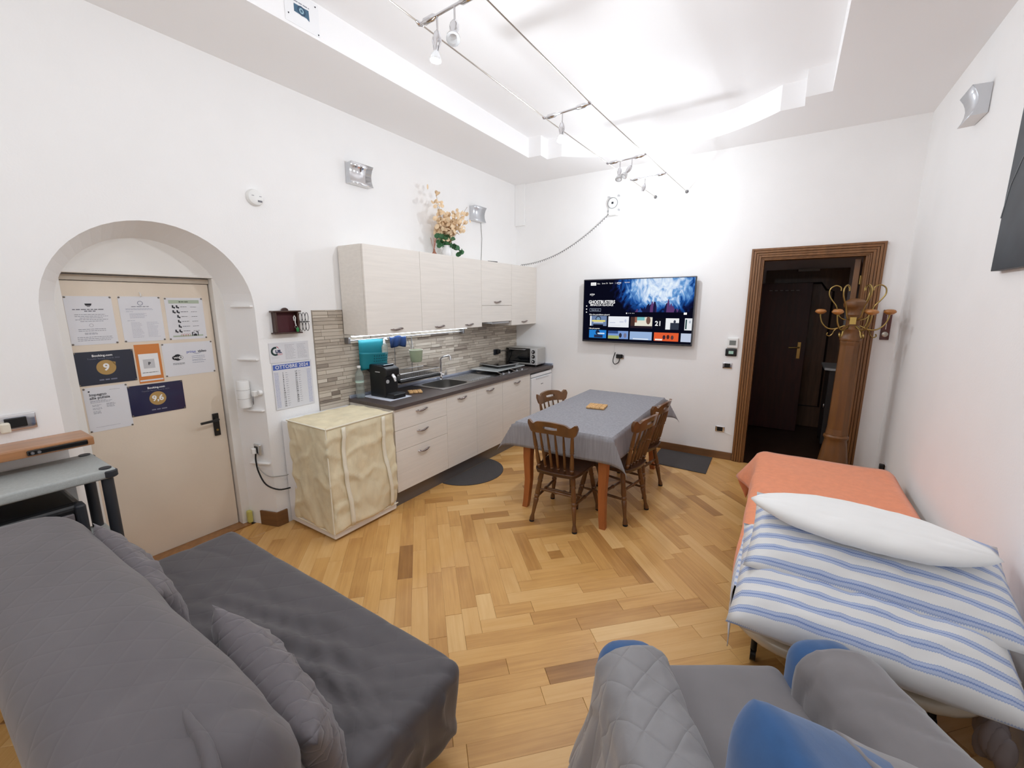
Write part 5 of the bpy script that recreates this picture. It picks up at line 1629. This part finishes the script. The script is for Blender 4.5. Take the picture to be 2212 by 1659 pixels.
# ------------------------------------------------------------------ sofa with grey cover
SOFA = quilt_mat('sofa_cover', c(80, 76, 79), .16, rough=.62, strength=.10, wr=.25, wscale=5., sheen=.25)
SOFA_B = quilt_mat('sofa_back_cover', c(90, 85, 88), .11, rough=.6, strength=.08, wr=.25, wscale=6., sheen=.25, axes='XY')
so = thing('sofa', 'long grey sofa under a loose grey cover', 'sofa', (1.4, -4.6, 0))
def seat_fn(p, n):
    # hanging sides ripple, top carries shallow creases near the backrest
    w = 0.
    if p.z > .36:
        k = exp(-((p.y + 4.45) / .2) ** 2) * exp(-((p.x - 1.75) / .45) ** 2)
        w = .014 * k * sin(p.x * 16 - p.y * 58 + 3 * noise.noise(Vector((p.x * 3, p.y * 3, 0)))) + .004 * noise.noise(Vector((p.x * 2.5, p.y * 4, 1)))
        w += -.020 * k * ridge(p.x * 3.2, p.y * 15 + p.x * 5, 3, 3.) - .006 * ridge(p.x * 3, p.y * 4, 7, 5.)
        w -= .012 * min(max((p.x - 1.95) / .3, 0), 1) * ridge(p.x * 3, p.y * 8 - p.x * 4, 5, 4.)
        return (p.x, p.y, p.z + w)
    k = min(max((.36 - p.z) / .2, 0), 1)
    out = .030 * k * noise.noise(Vector((p.x * 8, p.y * 8, p.z * 1.5))) + .016 * ridge(p.x * 6, p.y * 6, p.z * 3, 4.) - .02 * k * k
    nx = Vector((n.x, n.y, 0))
    return (p.x + nx.x * out, p.y + nx.y * out, p.z)
obj('seat', B().rbox(.55, 2.32, -4.86, -4.045, .085, .408, .045, 90, 60, 14, seat_fn), SOFA, so, smooth=180)
def back_fn(p, n):
    # the back leans away from the seat, its top is rounded
    k = (p.z - .35) / .5
    y = p.y - .10 * max(k, 0)
    s = .010 * noise.noise(Vector((p.x * 3, p.y * 6, p.z * 4)))
    e = 0
    s -= .010 * min(max((p.x - 1.9) / .35, 0), 1) * ridge(p.x * 5 + p.y * 4, p.y * 5, p.z * 5, 3.)
    if p.x > 2.2: e = .02 * noise.noise(Vector((p.x * 10, p.y * 10, p.z * 6)))
    return (p.x + (.05 * (p.z - .6) if p.x > 2.2 else 0) + e, y + s, p.z + s + (-.02 * ((p.x - 1.4) / .95) ** 6))
obj('backrest', B().rbox(.50, 2.40, -4.975, -4.585, .10, .845, .14, 70, 14, 16, back_fn), SOFA_B, so, smooth=180)
# gathered corner of the cover at the near end of the back
obj('cover_tuck', B().tube([(2.10, -4.82, .828), (2.20, -4.835, .832), (2.30, -4.84, .824), (2.385, -4.86, .785), (2.42, -4.87, .74)], [.003, .010, .015, .016, .010], 12, sm=4), SOFA_B, so, smooth=180)

def pillow(name, label, cat, w, l, h, mat, loc, rot, group=None, seed=0, corner=.10, n=26, pw=2.4, wr=.01, sag=None, lens=0., quilt=0.):
    """a stuffed cushion: two bulged faces meeting in a seam, corners drawn to points"""
    def P(u, v, s):
        x, y = 2 * u - 1, 2 * v - 1
        ex = 1 - corner * (1 - abs(y) ** 2.0) * abs(x) ** 4
        ey = 1 - corner * (1 - abs(x) ** 2.0) * abs(y) ** 4
        t = ((1 - abs(x) ** pw) * (1 - abs(y) ** pw)) ** .5
        z = s * h / 2 * t
        q = Vector((x * 1.7 + seed, y * 1.7, s * .5))
        z += wr * noise.noise(q * 2.2) * t + wr * .6 * noise.noise(q * 5.) * t
        if quilt: z += s * quilt * t * (abs(sin((x * w + y * l) * pi / .11)) * abs(sin((x * w - y * l) * pi / .11))) ** .5
        px_, py_ = x * w / 2 * ex, y * l / 2 * ey
        if lens: py_ *= (1 - lens * abs(x) ** 2.6)
        if sag: z += sag(px_, py_)
        return (px_, py_, z)
    b = B()
    vs = []; top = {}; bot = {}
    for j in range(n + 1):
        for i in range(n + 1):
            rim = i in (0, n) or j in (0, n)
            top[i, j] = len(vs); vs.append(P(i / n, j / n, 1 if not rim else 0))
            if rim: bot[i, j] = top[i, j]
            else:
                bot[i, j] = len(vs); vs.append(P(i / n, j / n, -1))
    fs = []
    for j in range(n):
        for i in range(n):
            fs.append((top[i, j], top[i + 1, j], top[i + 1, j + 1], top[i, j + 1]))
            fs.append((bot[i, j + 1], bot[i + 1, j + 1], bot[i + 1, j], bot[i, j]))
    o = obj(name, b.add(vs, fs), mat, None, smooth=180, loc=loc, rot=rot)
    return tag(o, label, cat, group)
CUSH = quilt_mat('cushion_cover', c(98, 92, 96), .085, rough=.6, strength=.35, wr=.14, wscale=9.)
CG = 'grey cushions against the sofa back'
pillow('sofa_cushion', 'grey cushion leaning on the far part of the sofa back', 'cushion', .62, .36, .14, CUSH, (1.06, -4.61, .575), (radians(106), radians(10), radians(2)), CG, 3, wr=.018)
pillow('sofa_cushion', 'quilted grey cushion leaning on the near part of the sofa back', 'cushion', .70, .32, .16, CUSH, (1.99, -4.56, .53), (radians(107), radians(4), radians(-5)), CG, 8, wr=.02, quilt=.006)

# ------------------------------------------------------------------ folding bed, blanket, pillows
BEDX0, BEDX1, BEDY0, BEDY1 = 3.15, 3.985, -3.20, -1.16
FRAME = M('bed_frame_beige', c(196, 182, 160), rough=.25, coat=.4)
bd = thing('folding_bed', 'single folding bed with beige metal frame along the right wall', 'bed', (3.57, -2.2, 0))
def rrect(x0, x1, y0, y1, r, z, n=7):
    pts = []
    for (cx, cy, a0) in ((x1 - r, y1 - r, 0), (x0 + r, y1 - r, pi / 2), (x0 + r, y0 + r, pi), (x1 - r, y0 + r, 3 * pi / 2)):
        for i in range(n + 1):
            a = a0 + pi / 2 * i / n
            pts.append((cx + r * cos(a), cy + r * sin(a), z))
    return pts + [pts[0]]
obj('frame_band', B().tube(rrect(BEDX0 - .0, BEDX1 - .03, BEDY0 - .05, BEDY1, .22, .335), .03, 10, cap=False), FRAME, bd, smooth=60)
obj('slat_deck', B().box(BEDX0 + .03, BEDX1 - .06, BEDY0 + .02, BEDY1 - .03, .335, .36), M('deck_grey', c(120, 118, 115), rough=.8), bd)
for (x, y) in ((3.24, -2.95), (3.88, -2.95), (3.24, -1.4), (3.88, -1.4)):
    lg = obj('leg', B().tube([(x, y, .05), (x, y + (.08 if y < -2 else -.08), .335)], .014, 8), BLACK, bd, smooth=50)
    obj('caster', B().lathe([(.03, -.012), (.03, .012)], (x, y, .031), (1, 0, 0), 14), BLACK, lg, smooth=40)
obj('mattress', B().rbox(BEDX0, BEDX1, BEDY0 + .02, BEDY1, .36, .50, .045, 6, 10, 2), M('mattress_white', c(225, 224, 222), rough=.9), bd, smooth=60)

def stripe_mat(name, axis='Y', period=.062, base=(226, 226, 226), blue=(150, 168, 205)):
    m = M(name, c(*base), rough=.9, sheen=.2)
    t = m.node_tree
    p = t.nodes['Principled BSDF']
    tc = nd(t, 'ShaderNodeTexCoord')
    sp = nd(t, 'ShaderNodeSeparateXYZ')
    t.links.new(tc.outputs['Object'], sp.inputs[0])
    v = sp.outputs[axis]; u = sp.outputs['X' if axis == 'Y' else 'Y']
    wob = math_node(t, 'MULTIPLY', math_node(t, 'SINE', math_node(t, 'MULTIPLY', u, 900.)), .014)
    f = math_node(t, 'ADD', math_node(t, 'FRACT', math_node(t, 'DIVIDE', v, period)), wob)
    d = math_node(t, 'ABSOLUTE', math_node(t, 'SUBTRACT', f, .5))
    band = nd(t, 'ShaderNodeValToRGB')
    el = band.color_ramp.elements
    el[0].position = 0.; el[0].color = c(120, 142, 192)
    el[1].position = .30; el[1].color = c(*base)
    for pos, col in ((.025, c(130, 150, 198)), (.05, c(176, 189, 218)), (.16, c(182, 194, 220)), (.19, c(142, 160, 202)), (.215, c(178, 190, 216)), (.24, c(*base))):
        e = el.new(pos); e.color = col
    t.links.new(d, band.inputs[0])
    n = nd(t, 'ShaderNodeTexNoise', in_={'Scale': 6., 'Detail': 3.})
    t.links.new(tc.outputs['Object'], n.inputs['Vector'])
    t.links.new(band.outputs[0], p.inputs['Base Color'])
    b = nd(t, 'ShaderNodeBump', in_={'Strength': .35, 'Distance': .02})
    t.links.new(n.outputs['Fac'], b.inputs['Height'])
    t.links.new(b.outputs[0], p.inputs['Normal'])
    return m
ST = stripe_mat('blue_striped_cotton')
ST_S = stripe_mat('blue_striped_sheet', 'Y', .05, (222, 222, 226), (160, 175, 205))
def draped(x0, x1, y0, y1, ztop, drop_l, drop_far=.0, flare=.0, seed=0, near_drop=0.):
    """cloth over the bed: flat on top, hanging down on the left; the far left corner may flare"""
    b = B()
    L = (x1 - x0) + drop_l
    Dy = (y1 - y0) + drop_far + near_drop
    nu, nv = 46, 50
    def f(u, v):
        s = u * L; yy = y0 - near_drop + v * Dy
        zf = 0.; yb = yy
        if yy > y1: zf = yy - y1; yb = y1 + .012
        if yy < y0: zf = y0 - yy; yb = y0 - .012
        if s <= drop_l:
            d = drop_l - s
            r = .05
            rip = .010 * sin(yy * 13 + seed) * min(d / .15, 1) + .006 * noise.noise(Vector((yy * 6, d * 4, seed)))
            fl = flare * exp(-((yy - y1) / .22) ** 2) * (d / drop_l) ** 1.3
            x = x0 - .006 - r * .25 * (1 - exp(-d / .03)) - rip - fl
            z = ztop - d + .012 * exp(-d / .02) - .01
            return (x, yb, max(z - zf, .05))
        x = x0 + (s - drop_l)
        z = ztop + .006 * noise.noise(Vector((x * 4, yy * 3, seed))) - .03 * max(0, (x - (x1 - .06)) / .06) ** 2
        k = max(0, 1 - (s - drop_l) / .05)
        z -= .018 * k * k
        return (x, yb, z - zf)
    b.grid(f, nu, nv)
    return b
tag(obj('striped_sheet', draped(BEDX0 - .004, BEDX1, -3.20, -2.72, .526, .30, 0, seed=2), ST_S, smooth=180, solid=.004), 'blue and white striped bed sheet under the pillows', 'sheet')
ORG = M('orange_blanket', c(240, 148, 104), rough=.95, var=.05, vscale=30., bump=.25, bscale=160., sheen=.3)
tag(obj('orange_blanket', draped(BEDX0 - .012, BEDX1 - .0, -2.93, BEDY1 + .01, .514, .235, .2, flare=.13, seed=5), ORG, smooth=180, solid=.006), 'plain orange blanket spread over the bed', 'blanket')
PGp = 'pillows piled at the near end of the bed'
pillow('striped_pillow', 'lower blue-striped pillow hanging over the near end of the bed', 'pillow', .84, .54, .20, ST, (3.555, -3.15, .575), (radians(21), radians(0), radians(-1)), PGp, 1, corner=.04, wr=.018, pw=4.)
pillow('striped_pillow', 'upper blue-striped pillow below the white one', 'pillow', .84, .50, .17, ST, (3.59, -2.985, .70), (radians(17), radians(1.5), radians(-1)), PGp, 6, corner=.03, wr=.014, pw=3.)
WP = M('white_pillow', c(244, 244, 243), rough=.85, sheen=.2, bump=.1, bscale=12.)
pillow('white_pillow', 'plain white pillow lying on top of the striped pillows', 'pillow', .80, .34, .12, WP, (3.56, -2.975, .825), (radians(2), radians(2), radians(-1)), PGp, 4, corner=.0, wr=.008, pw=2.0, lens=.94)
lace = B()
for i in range(14):
    a = i * .45
    x, y = 3.985 - .012 * (i % 3), -3.215 + .012 * i
    lace.ball((x - .01 * sin(a), y, .22 + .03 * sin(a * 1.7)), (.03, .022, .07), 8, 6)
tag(obj('tassel_fringe', lace, M('fringe_grey', c(150, 140, 140), rough=1.), smooth=60), 'greyish fringe hanging behind the bed end by the wall', 'fringe')

# ------------------------------------------------------------------ blue armchair with grey cover, seen from behind
ARM = quilt_mat('armchair_cover', c(134, 132, 134), .115, rough=.55, strength=.30, wr=.16, wscale=8., sheen=.3)
ARM2 = M('armchair_seat_cover', c(122, 118, 120), rough=.7, var=.05, bump=.15, bscale=8., sheen=.3)
BLUE = M('blue_upholstery', c(40, 84, 134), rough=.85, var=.08, vscale=20., sheen=.3, bump=.1, bscale=20.)
ac = thing('armchair', 'blue armchair with a grey slipped cover in the foreground', 'armchair', (CAM_LOC.x, CAM_LOC.y, 0), YAW * -1, world=False)
# local axes: x = right, y = forward (the chair faces away from the camera)
obj('base', B().rbox(.30, 1.15, .46, 1.19, .06, .36, .04, 6, 6, 3), BLUE, ac, smooth=60)
for (x, y) in ((.36, .52), (1.09, .52), (.36, 1.12), (1.09, 1.12)): obj('foot', B().lathe([(.02, 0), (.025, .07)], (x, y, 0), (0, 0, 1), 10), BLACK, ac)
def arm_fn(p, n):
    return (p.x, p.y, p.z)
for (x0, x1, nm) in ((.285, .505, 'left'), (.935, 1.165, 'right')):
    obj('armrest', B().rbox(x0, x1, .45, 1.30, .10, .602, .085, 4, 8, 5), BLUE, ac, smooth=180)
def arm_cover(x0, x1, out, y1, seed, flip):
    """cover laid over an armrest: from the seat, over the rounded top, down the outer side"""
    b = B()
    zi, zo = .44, .16
    zt = .612; r = .10
    prof = [((x1 + .013), zi), ((x1 + .013), .50)]
    for i in range(9):
        a = pi * i / 8
        prof.append(((x0 + x1) / 2 + ((x1 - x0) / 2 + .013) * (1 if cos(a) > 0 else -1) * abs(cos(a)) ** .75, zt - r + (r + .016) * sin(a) ** .75))
    prof += [(x0 - .018, .42), (x0 - .03 * out, .32), (x0 - .05 * out, .24), (x0 - .062 * out, zo)]
    if flip:
        prof = [((x0 + x1) - q[0], q[1]) for q in prof]
    L = [0]
    for i in range(1, len(prof)): L.append(L[-1] + hypot(prof[i][0] - prof[i - 1][0], prof[i][1] - prof[i - 1][1]))
    def at(s):
        s *= L[-1]
        for i in range(1, len(prof)):
            if s <= L[i] + 1e-9:
                k = (s - L[i - 1]) / (L[i] - L[i - 1]); a, c_ = prof[i - 1], prof[i]
                return a[0] + (c_[0] - a[0]) * k, a[1] + (c_[1] - a[1]) * k
        return prof[-1]
    sg = -1 if not flip else 1
    def f(u, v):
        x, z = at(u)
        y = .42 + (y1 - .42) * v
        front = y1 - .035 * sin(pi * min(u * 1.6, 1)) * 0
        k = max(0, (u - .55) / .45)
        rp = (.010 * ridge(y * 8, u * 5, seed, 3.) + .016 * sin(y * 26 + seed) * k + .012 * noise.noise(Vector((y * 9, u * 5, seed))) * (.3 + k))
        x += sg * abs(rp) * 1.0
        # the skirt kicks out part way along
        x += sg * out * .05 * k * exp(-((y - 1.10) / .07) ** 2)
        z += .008 * noise.noise(Vector((y * 7, u * 7, seed + 3))) - .007 * ridge(y * 7 + u * 4, u * 4, seed, 4.)
        return (x, y + .012 * sin(u * 8), z)
    b.grid(f, 48, 70)
    return b
obj('arm_cover', arm_cover(.285, .505, 1.0, 1.185, 1, False), ARM, ac, smooth=180, solid=.008)
obj('arm_cover', arm_cover(.935, 1.165, .4, 1.175, 4, True), ARM2, ac, smooth=180, solid=.008)
def seatf(p, n):
    k = .012 * noise.noise(Vector((p.x * 4, p.y * 4, 2)))
    return (p.x, p.y, p.z + (k if p.z > .3 else 0))
obj('seat', B().rbox(.49, .955, .52, 1.31, .20, .462, .04, 12, 14, 3, seatf), ARM2, ac, smooth=180)
def topz(x):
    return 1.01 - .55 * max(0, x - .46) if x > .46 else 1.01 - .8 * (.46 - x)
def backf(p, n):
    k = (p.z - .40) / .55
    t = topz(p.x) if k > .02 else .95
    z = .40 + (t - .40) * k if p.z > .40 else p.z
    return (p.x, p.y - .02 * k + .012 * noise.noise(Vector((p.x * 5, p.z * 5, 1))), z)
obj('backrest', B().rbox(.405, 1.05, .43, .725, .12, .95, .075, 16, 5, 10, backf), BLUE, ac, smooth=180)
b = B()
def bc(u, v):
    x = .63 + .45 * u + .05 * v * (1 - u)
    tz = topz(x) + .012
    prof = [(.738, .46), (.742, .62), (.725, tz - .08), (.68, tz - .01), (.58, tz), (.50, tz - .01), (.43, tz - .06), (.41, tz - .25)]
    s = v * (len(prof) - 1); i = min(int(s), len(prof) - 2); k = s - i
    y = prof[i][0] + (prof[i + 1][0] - prof[i][0]) * k; z = prof[i][1] + (prof[i + 1][1] - prof[i][1]) * k
    return (x - .06 * sin(v * 5) * (1 - u) * .5, y, z + .006 * noise.noise(Vector((x * 12, v * 6, 2))))
b.grid(bc, 20, 28)
obj('back_cover', b, ARM2, ac, smooth=180, solid=.006)

# ------------------------------------------------------------------ hat stand
HS = wood('hat_stand_wood', c(112, 72, 34), rough=.42, stretch=(1, 1, .1), var=.18, coat=.12)
KN = wood('knob_wood', c(174, 114, 56), rough=.3, coat=.3)
HX, HY = 3.70, -.36
hs = thing('hat_stand', 'turned wooden hat stand with brass hooks in front of the doorway', 'coat stand', (HX, HY, 0))
obj('base', B().lathe([(.20, 0), (.205, .02), (.18, .05), (.14, .08), (.125, .12), (.128, .16), (.122, .22), (.105, .34), (.092, .44), (.083, .49), (.088, .505), (.096, .515), (.096, .53), (.082, .545)], (HX, HY, 0), (0, 0, 1), 24), HS, hs, smooth=40)
obj('column', B().lathe([(.088, .545), (.086, .555), (.080, .60), (.070, 1.36), (.074, 1.385), (.074, 1.40)], (HX, HY, 0), (0, 0, 1), 8, a0=pi / 8), HS, hs, bevel=.004)
obj('capital', B().lathe([(.074, 1.40), (.078, 1.41), (.078, 1.425), (.066, 1.44), (.060, 1.47), (.066, 1.485), (.070, 1.50), (.060, 1.52), (.048, 1.53), (.046, 1.61), (.054, 1.625), (.05, 1.64), (.05, 1.66), (.056, 1.675), (.076, 1.69), (.082, 1.71), (.078, 1.735), (.05, 1.755), (.02, 1.765)], (HX, HY, 0), (0, 0, 1), 20), HS, hs, smooth=40)
bp_ = obj('brass_plate', B().box(-.022, .022, -.056, -.048, 1.545, 1.605), M('bright_brass', c(200, 170, 100), rough=.25, metal=1.), hs, world=False)
bp_.rotation_euler = (0, 0, radians(-5))
for i in range(6):
    a = radians(-5.8 + 60 * i)
    d = Vector((cos(a), sin(a), 0)); o = Vector((HX, HY, 0))
    if i == 1 or i == 4: d = d * .92
    lowpts = [(.05, 1.53), (.10, 1.505), (.14, 1.497), (.18, 1.51), (.215, 1.55), (.232, 1.60), (.235, 1.63)]
    hk = obj('hook', B().tube([o + d * r + Vector((0, 0, z)) for r, z in lowpts], [.008, .007, .0065, .006, .006, .006, .006], 7, sm=4), BRASS, hs, smooth=60)
    obj('knob', B().lathe([(.012, 0), (.026, .006), (.041, .018), (.043, .026), (.034, .040), (.018, .045), (0, .046)], o + d * .235 + Vector((0, 0, 1.628)), (0, 0, 1), 18), KN, hk, smooth=90)
    up = [(.05, 1.58), (.09, 1.60), (.11, 1.64), (.13, 1.70), (.165, 1.75), (.19, 1.80), (.185, 1.85), (.15, 1.875), (.115, 1.86), (.11, 1.83)]
    obj('upper_hook', B().tube([o + d * r + Vector((0, 0, z)) for r, z in up], .0055, 7, sm=4), BRASS, hs, smooth=60)
    dn = [(.09, 1.51), (.12, 1.485), (.13, 1.455), (.15, 1.435), (.17, 1.445), (.165, 1.465)]
    obj('scroll', B().tube([o + d * r + Vector((0, 0, z)) for r, z in dn], .0055, 6, sm=4), BRASS, hs, smooth=60)

# marble-topped console in the hall
cs = thing('hall_console', 'dark console with marble top in the dim hall', 'console', (3.86, 1.2, 0))
obj('top', B().prism([(3.64, .98), (3.70, .94), (4.05, .94), (4.05, 1.55), (3.64, 1.55)], 'z', .955, .985), M('marble', c(196, 200, 202), rough=.25, var=.1), cs, bevel=.008)
bx('carcass', 3.69, 4.05, .99, 1.52, .06, .954, M('console_dark', c(58, 54, 54), rough=.35), cs, bevel=.01)
for y in (1.0, 1.49): obj('foot', B().lathe([(.02, 0), (.025, .06)], (3.72, y + .01, 0), (0, 0, 1), 10), BLACK, cs)
obj('pull', B().ball((3.685, 1.05, .52), (.012, .016, .03), 10, 8), CHROME, cs, smooth=60)

# picture and socket on the right-hand wall
pc = thing('picture', 'dark unframed picture at the right edge of the view', 'picture', (ROOM_W, -2.4, 1.87))
bx('canvas', ROOM_W - .035, ROOM_W - .002, -3.0, -2.05, 1.875, 3.0, M('canvas_slate', c(54, 60, 66), rough=.5, var=.35, vscale=4.), pc, bevel=.002)
obj('chalk_line', B().tube([(ROOM_W - .036, -2.05, 2.12), (ROOM_W - .036, -2.09, 2.26), (ROOM_W - .036, -2.17, 2.36), (ROOM_W - .036, -2.3, 2.4)], .0025, 5), M('chalk', c(120, 126, 130)), pc)
rs_ = thing('wall_socket', 'dark socket low on the right-hand wall behind the bed', 'socket', (ROOM_W, -.42, .28))
bx('plate', ROOM_W - .012, ROOM_W - .001, -.47, -.375, .285, .355, CHROME, rs_, bevel=.004)
bx('plug', ROOM_W - .04, ROOM_W - .012, -.445, -.40, .295, .345, BLACK, rs_, bevel=.006)

# ------------------------------------------------------------------ vase with dried honesty and leaves, reed diffuser on the cabinet tops
vz = UZ1 + .001
VX, VY = .17, -1.62
va = thing('flower_vase', 'white vase of dried beige flowers and green leaves on the wall cabinets', 'vase', (VX, VY, vz))
obj('vase', B().lathe([(.035, 0), (.045, .01), (.05, .05), (.042, .09), (.035, .11), (.04, .12), (.034, .12), (.03, .10)], (VX, VY, vz), (0, 0, 1), 18), M('vase_white', c(238, 238, 238), rough=.25, coat=.5), va, smooth=50)
STEM = M('stem_brown', c(150, 118, 80), rough=.8); DRY = M('dry_petal', c(236, 210, 174), rough=.8, var=.15, vscale=30.); LEAF = M('ivy_leaf', c(52, 104, 62), rough=.55, var=.3, vscale=20.)
rr = random.Random(21)
tips = []
for i in range(26):
    a = rr.uniform(0, 2 * pi)
    lean = rr.uniform(.02, .17); hgt = rr.uniform(.2, .40)
    if i == 0: a, lean, hgt = radians(-110), .11, .57
    if i == 1: a, lean, hgt = radians(70), .26, .47
    if i == 2: a, lean, hgt = radians(60), .24, .33
    if i == 3: a, lean, hgt = radians(-80), .16, .44
    dx, dy = cos(a) * lean, sin(a) * lean
    if VX + dx < .03: dx = .03 - VX
    pts = [(VX, VY, vz + .06), (VX + dx * .25, VY + dy * .25, vz + .06 + hgt * .35), (VX + dx * .6, VY + dy * .6, vz + .06 + hgt * .7), (VX + dx, VY + dy, vz + .06 + hgt)]
    obj('stem', B().tube(pts, .0018, 5), STEM, va)
    tips.append((pts, hgt))
def disc_leaf(b, p, r, rr, n=9, point=0.):
    nrm = Vector((rr.uniform(-.2, 1), rr.uniform(-1, .4), rr.uniform(-.6, .6))).normalized()
    u = nrm.orthogonal().normalized(); w = nrm.cross(u)
    q = [Vector(p) + nrm * .0015] + [Vector(p) + (u * cos(2 * pi * k / n) * r * 1.15 + w * sin(2 * pi * k / n) * r) - nrm * .003 for k in range(n)]
    b.add(q, [(0, 1 + k, 1 + (k + 1) % n) for k in range(n)])
for i, (pts, h) in enumerate(tips):
    for k in range(10 if i > 3 else 12):
        t = rr.uniform(.45, 1.02) if i > 3 else rr.uniform(.6, 1.02)
        s = t * 3; j = min(int(s), 2); f = s - j
        p = Vector(pts[j]).lerp(Vector(pts[j + 1]), f) + Vector((rr.gauss(0, .022), rr.gauss(0, .026), rr.gauss(0, .02)))
        p.x = max(p.x, .03)
        b = B(); disc_leaf(b, p, rr.uniform(.016, .024), rr)
        obj('petal', b, DRY, va, solid=.0006)
for i in range(44):
    a = rr.uniform(0, 2 * pi); r = rr.uniform(.02, .10)
    p = Vector((max(VX + cos(a) * r, .03), VY + sin(a) * r * 1.2, vz + .135 + rr.uniform(-.02, .075)))
    if i > 33: p = Vector((VX + rr.uniform(-.02, .05), VY + .10 + (i - 33) * .011, vz + .145 - (i - 33) * .008 + rr.uniform(-.015, .015)))
    b = B(); disc_leaf(b, p, rr.uniform(.02, .03), rr, 7)
    obj('leaf', b, LEAF, va, solid=.0008)
rdif = thing('reed_diffuser', 'small reed diffuser beside the flower vase', 'diffuser', (.19, -1.83, vz))
obj('flask', B().lathe([(.022, 0), (.024, .02), (.012, .04), (.01, .055), (.011, .06)], (.19, -1.83, vz), (0, 0, 1), 14), M('flask_copper', c(150, 96, 72), rough=.3), rdif, smooth=50)
for (dx, dy) in ((-.02, -.025), (.01, -.012), (.015, .01), (-.01, .022), (.0, .035)):
    obj('reed', B().tube([(.19, -1.83, vz + .045), (.19 + dx, -1.83 + dy, vz + .17)], .0022, 5), M('reed_red', c(170, 110, 92)), rdif)

# ------------------------------------------------------------------ wire spotlights under the ceiling
WIREM = M('steel_wire', c(176, 168, 158), rough=.3, metal=.9)
def wire_pt(side, y):
    x0, z0 = ((1.845, 2.893), (2.174, 2.906))[side]
    k = min(-y / 2.5, 1)
    x = x0 + ((1.81, 2.115)[side] - x0) * k
    z = z0 - .022 * sin(pi * min(-y / 6.6, 1))
    return Vector((x, y, z))
for side in (0, 1):
    t = thing('spotlight_cable', ('left', 'right')[side] + ' steel cable of the ceiling spotlights', 'cable', (1.8 + .3 * side, -.02, 2.9))
    ys = [-.012, -.4, -.85, -1.46, -2.0, -2.54, -3.1, -3.62, -4.6, -5.6, -6.59]
    obj('cable', B().tube([wire_pt(side, y) for y in ys], .0032, 6), WIREM, t, smooth=60)
    obj('wall_anchor', B().lathe([(.018, 0), (.018, .006), (.008, .012), (.006, .03)], (wire_pt(side, 0).x, -.001, wire_pt(side, 0).z), (0, -1, 0), 14), STEEL_D, t, smooth=40)
GLASS_L = M('lamp_glass', c(235, 235, 235), rough=.1, trans=.6)
GLOW = emission('bulb_glow', (1., .97, .93, 1), 60.)
def spot_bar(y, spots, label):
    A, E = wire_pt(0, y), wire_pt(1, y)
    t = thing('spotlight_bar', label, 'spotlight', tuple((A + E) / 2 + Vector((0, 0, -.1))), 0, 'spotlight bars on the ceiling cables')
    d = (E - A).normalized()
    L = (E - A).length
    prof = [(0, .006), (.06, .007), (.1, .013), (.25, .013), (.3, .006), (.7, .006), (.75, .013), (.9, .013), (.94, .007), (1, .006)]
    obj('bar', B().lathe([(r, k * L) for k, r in prof], A - Vector((0, 0, .006)), d, 10), CHROME, t, smooth=50)
    for P_ in (A, E): obj('clamp', B().tube([P_ + Vector((0, -.02, 0)), P_ + Vector((0, 0, -.003)), P_ + Vector((0, .02, 0))], [.005, .010, .005], 8), CHROME, t, smooth=50)
    for (k, direc, lit) in spots:
        p = A.lerp(E, k) + Vector((0, 0, -.01))
        q = p + Vector((0, 0, -.05))
        sp = obj('spot_arm', B().tube([p, q], .004, 7), CHROME, t)
        dv = Vector(direc).normalized()
        obj('lamp_holder', B().lathe([(.006, 0), (.013, .01), (.019, .03), (.019, .045), (.012, .07), (.010, .08)], q, dv, 14), CHROME, sp, smooth=50)
        e = q + dv * .078
        if lit:
            obj('bulb', B().lathe([(.010, 0), (.017, .012), (.023, .03), (.023, .036), (0, .038)], e, dv, 16), GLOW if lit > 1 else GLASS_L, sp, smooth=50)
            ld = bpy.data.lights.new('bulb_light', 'POINT')
            ld.energy = LAMP_W * (1 if lit > 1 else .5); ld.color = LAMP_COL; ld.shadow_soft_size = .03
            lo = bpy.data.objects.new('bulb_light', ld)
            COL.objects.link(lo)
            lo.location = e + dv * .10
        else:
            obj('bulb', B().lathe([(.011, 0), (.02, .012), (.027, .03), (.027, .038), (.018, .036), (.012, .02), (0, .02)], e, dv, 16), GLASS_L, sp, smooth=50)
spot_bar(-.85, [(.42, (-.15, -.25, -1), 2)], 'spotlight bar nearest the back wall, with one lit bulb')
spot_bar(-1.46, [(.35, (.1, -.5, -1), 0), (.66, (-.5, -.6, -1), 0)], 'spotlight bar with two unlit heads, second from the back wall')
spot_bar(-2.54, [(.42, (0, -.12, -1), 2)], 'spotlight bar with one bright bulb in the middle of the ceiling')
spot_bar(-3.62, [(.32, (-.05, -.1, -1), 1), (.62, (.35, -.55, -1), 0)], 'spotlight bar with two heads at the top edge of the view')
spot_bar(-4.9, [(.4, (-.2, -.2, -1), 1)], 'added unseen spotlight bar on the cables behind the camera, nearer one')  # unseen bar, added to light the room from behind the camera
spot_bar(-5.8, [(.5, (.2, .3, -1), 1)], 'added unseen spotlight bar on the cables behind the camera, farther one')  # second added bar out of view, there for its light

for o in bpy.data.objects:
    if '_org' in o: del o['_org']
